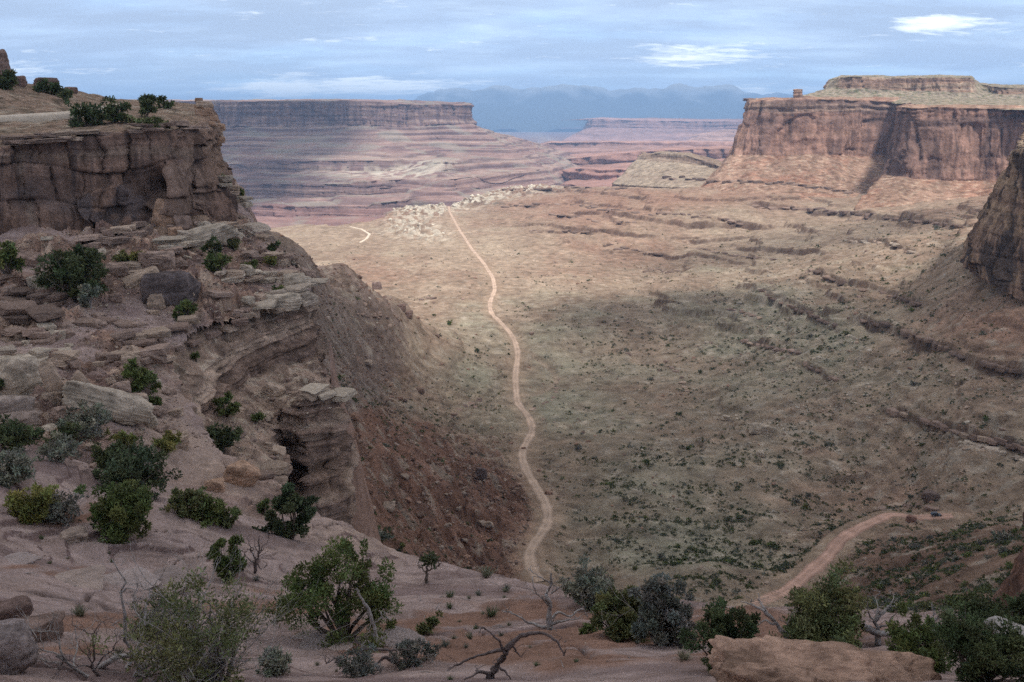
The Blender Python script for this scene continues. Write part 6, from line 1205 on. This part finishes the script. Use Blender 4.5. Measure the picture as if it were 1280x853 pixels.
# shrubs dotted over the valley: the nearest as things, the rest as cover
def dens_shrub(x, y, U, V, r):
    b = blob(U, V, [(1050, 560, 220, 80, .8), (960, 640, 180, 60, 1.0), (880, 690, 110, 50, 1.0), (1150, 710, 170, 60, 1.6), (790, 620, 60, 60, .5), (850, 420, 90, 26, .35), (760, 440, 50, 40, .4), (700, 400, 40, 20, .35), (580, 450, 70, 40, .25), (600, 500, 30, 40, .35), (560, 510, 100, 26, .25), (980, 430, 150, 60, .45), (430, 470, 40, 50, .4), (660, 560, 160, 60, .15), (640, 340, 90, 14, .25), (1200, 470, 100, 60, .45), (1080, 350, 160, 50, .4), (1120, 430, 160, 55, .6), (1180, 300, 80, 30, .4), (500, 620, 120, 70, .06)])
    w = np.exp(-((f2(x / 260, y / 330, 3, 51) + 0.05) / 0.07) ** 2) * 0.35
    return np.clip((b + w + 0.03) * sst(-0.35, 0.35, f2(x / 24, y / 24, 3, 95)), 0, 1)
S = scatter_ground(15000, dens_shrub, 150, 1500); dist = np.linalg.norm(S[:, :3], axis=1)
rad = 0.42 * np.exp(rng.normal(size=len(S)) * 0.5) * 1.15; rad *= np.where(dist > 700, 1.35, 1.0)
pxr = rad / dist; order = np.argsort(-pxr); SH = []
for i in range(6):
    r = np.random.default_rng(950 + i); cl = [(*(r.normal(size=3) * [.45, .45, .2] + [0, 0, .55]), .5, .5, .4, 26) for _ in range(6)]; V, F, C = leaves(cl, .20, (GRN['dark'], GRN['juniper'], GRN['olive'], GRN['sage'], GRN['juniper'], GRN['grey'])[i], r, 1.5); o = mesh_obj('desert_shrub', V, F, M_LEAF, None, C, smooth=False); SH.append(o.data); bpy.data.objects.remove(o)
used = np.zeros(len(S), bool); cnt = 0
for i in order:
    if cnt >= 225: break
    p = S[i, :3]; 
    if not (0 < S[i, 3] < 1280 and S[i, 4] < 853): continue
    d = Vector(p + np.array([0, 0, rad[i]])); ok, q, *_ = sc.ray_cast(DG, Vector((0, 0, 0)), d.normalized(), distance=d.length - 3.0)
    if ok: continue
    o = bpy.data.objects.new('desert_shrub', SH[rng.integers(6)]); COL.objects.link(o); o.location = Vector(p) - Vector((0, 0, .1)); o.scale = (rad[i],) * 2 + (rad[i] * rng.uniform(.8, 1.2),); o.rotation_euler = (0, 0, rng.uniform(0, 6.28)); used[i] = True; cnt += 1
    props(o, 'small dark desert shrub dotting the valley slopes below the ledge', 'shrub', 'shrubs dotting the valley slopes')
rest = np.nonzero(~used)[0]; m = len(rest); nq = 22; r = np.random.default_rng(96)
d = r.normal(size=(m, nq, 3)); d /= np.linalg.norm(d, axis=-1, keepdims=True); d[..., 2] = np.abs(d[..., 2]); c0 = S[rest, None, :3] + d * (r.random((m, nq, 1)) ** .4) * rad[rest, None, None] + np.array([0, 0, .1])
a = d + r.normal(size=d.shape) * .5; a /= np.linalg.norm(a, axis=-1, keepdims=True); b = np.cross(a, r.normal(size=d.shape)); b /= np.linalg.norm(b, axis=-1, keepdims=True) + 1e-9; s = rad[rest, None, None] * .42
V = np.stack([c0 - b * s * .5, c0 + b * s * .5, c0 + a * s * 1.3 + b * s * .4, c0 + a * s * 1.3 - b * s * .4], 2).reshape(-1, 3)
tc_ = np.array([GRN[k] for k in ('dark', 'juniper', 'olive', 'sage', 'juniper', 'pinyon')], np.float32)[r.integers(6, size=m)] * r.uniform(.75, 1.3, (m, 1)).astype(np.float32)
props(mesh_obj('shrub_cover', V, np.arange(len(V)).reshape(-1, 4), M_LEAF, None, np.repeat(tc_[:, None], nq * 4, 1), smooth=False), kind='stuff')

# the car on the shelf road
def bm_box(parts):
    V, F, off = [], [], 0
    for (lo, hi, tap) in parts:                               # box with its top drawn in by tap metres (x, y)
        x0, y0, z0 = lo; x1, y1, z1 = hi; tx, ty = tap
        V += [(x0, y0, z0), (x1, y0, z0), (x1, y1, z0), (x0, y1, z0), (x0 + tx, y0 + ty, z1), (x1 - tx, y0 + ty, z1), (x1 - tx, y1 - ty, z1), (x0 + tx, y1 - ty, z1)]
        F += [[off + i for i in f] for f in ((0, 3, 2, 1), (4, 5, 6, 7), (0, 1, 5, 4), (1, 2, 6, 5), (2, 3, 7, 6), (3, 0, 4, 7))]; off += 8
    return np.array(V, float), np.array(F)
def bevelled(o, w):
    m = o.modifiers.new('bevel', 'BEVEL'); m.width = w; m.segments = 3; return o
M_PAINT = plain_mat('navy_paint', (0.025, 0.032, 0.055), 0.3, 0.05, 1.0, spec=0.5); M_GLASS = plain_mat('window_glass', (0.05, 0.06, 0.07), 0.08, 0.0, 1.0, spec=0.6); M_TYRE = plain_mat('tyre_rubber', (0.03, 0.03, 0.03), 0.8, 0.1, 4.0)
M_RIM = plain_mat('wheel_alloy', (0.4, 0.4, 0.42), 0.35, 0.05, 1.0, metal=0.8); M_LAMP = plain_mat('lamp_lens', (0.6, 0.6, 0.6), 0.2, 0.0, 1.0, spec=0.6)
nmR, Q, w_ = ROADS[1]; i = int(np.argmin(np.hypot(*(np.array(proj(Q)) - np.array([[1167], [646]]))))); tdir = Q[min(i + 1, len(Q) - 1)] - Q[i - 1]; pc = Q[i].copy(); pc[2] = float(max(ground_z(pc[0], pc[1]), pc[2])) + 0.36
car = empty('parked_car', pc, 'dark navy off-road car on the shelf road at right', 'car'); car.rotation_euler = (0, 0, math.atan2(tdir[1], tdir[0]) + 0.12); car.scale = (1.0,) * 3
V, F = bm_box([((-2.15, -.92, .42), (2.15, .92, 1.02), (.06, .05))]); bevelled(mesh_obj('body', V, F, M_PAINT, car, smooth=False), .12)
V, F = bm_box([((-2.05, -.84, 1.0), (.85, .84, 1.74), (.34, .16))]); cb = bevelled(mesh_obj('cabin', V, F, M_PAINT, car, smooth=False), .08)
V, F = bm_box([((-2.02, -.855, 1.10), (.80, .855, 1.60), (.26, .115))]); mesh_obj('window', V, F, M_GLASS, car, smooth=False).location = (0, 0, .004)
for sx in (-1.35, 1.35):
    for sy in (-.88, .88):
        wv = []; a = np.linspace(0, 2 * math.pi, 21)[:-1]
        wh = mesh_obj('wheel', *tube([(sx, sy - .12, .38), (sx, sy - .1, .38), (sx, sy + .1, .38), (sx, sy + .12, .38)], [.30, .38, .38, .30], 20), M_TYRE, car); mesh_obj('rim', *tube([(sx, sy - .135, .38), (sx, sy - .13, .38), (sx, sy + .13, .38), (sx, sy + .135, .38)], [.02, .22, .22, .02], 14), M_RIM, wh)
for sy in (-.66, .66):
    V, F = bm_box([((2.10, sy - .16, .74), (2.165, sy + .16, .90), (.01, .01))]); mesh_obj('headlight', V, F, M_LAMP, car, smooth=False)
V, F = bm_box([((-2.2, -.88, .5), (-2.12, .88, .66), (.01, .02)), ((2.12, -.88, .46), (2.22, .88, .64), (.01, .02))]); mesh_obj('bumper', V, F, M_TYRE, car, smooth=False)
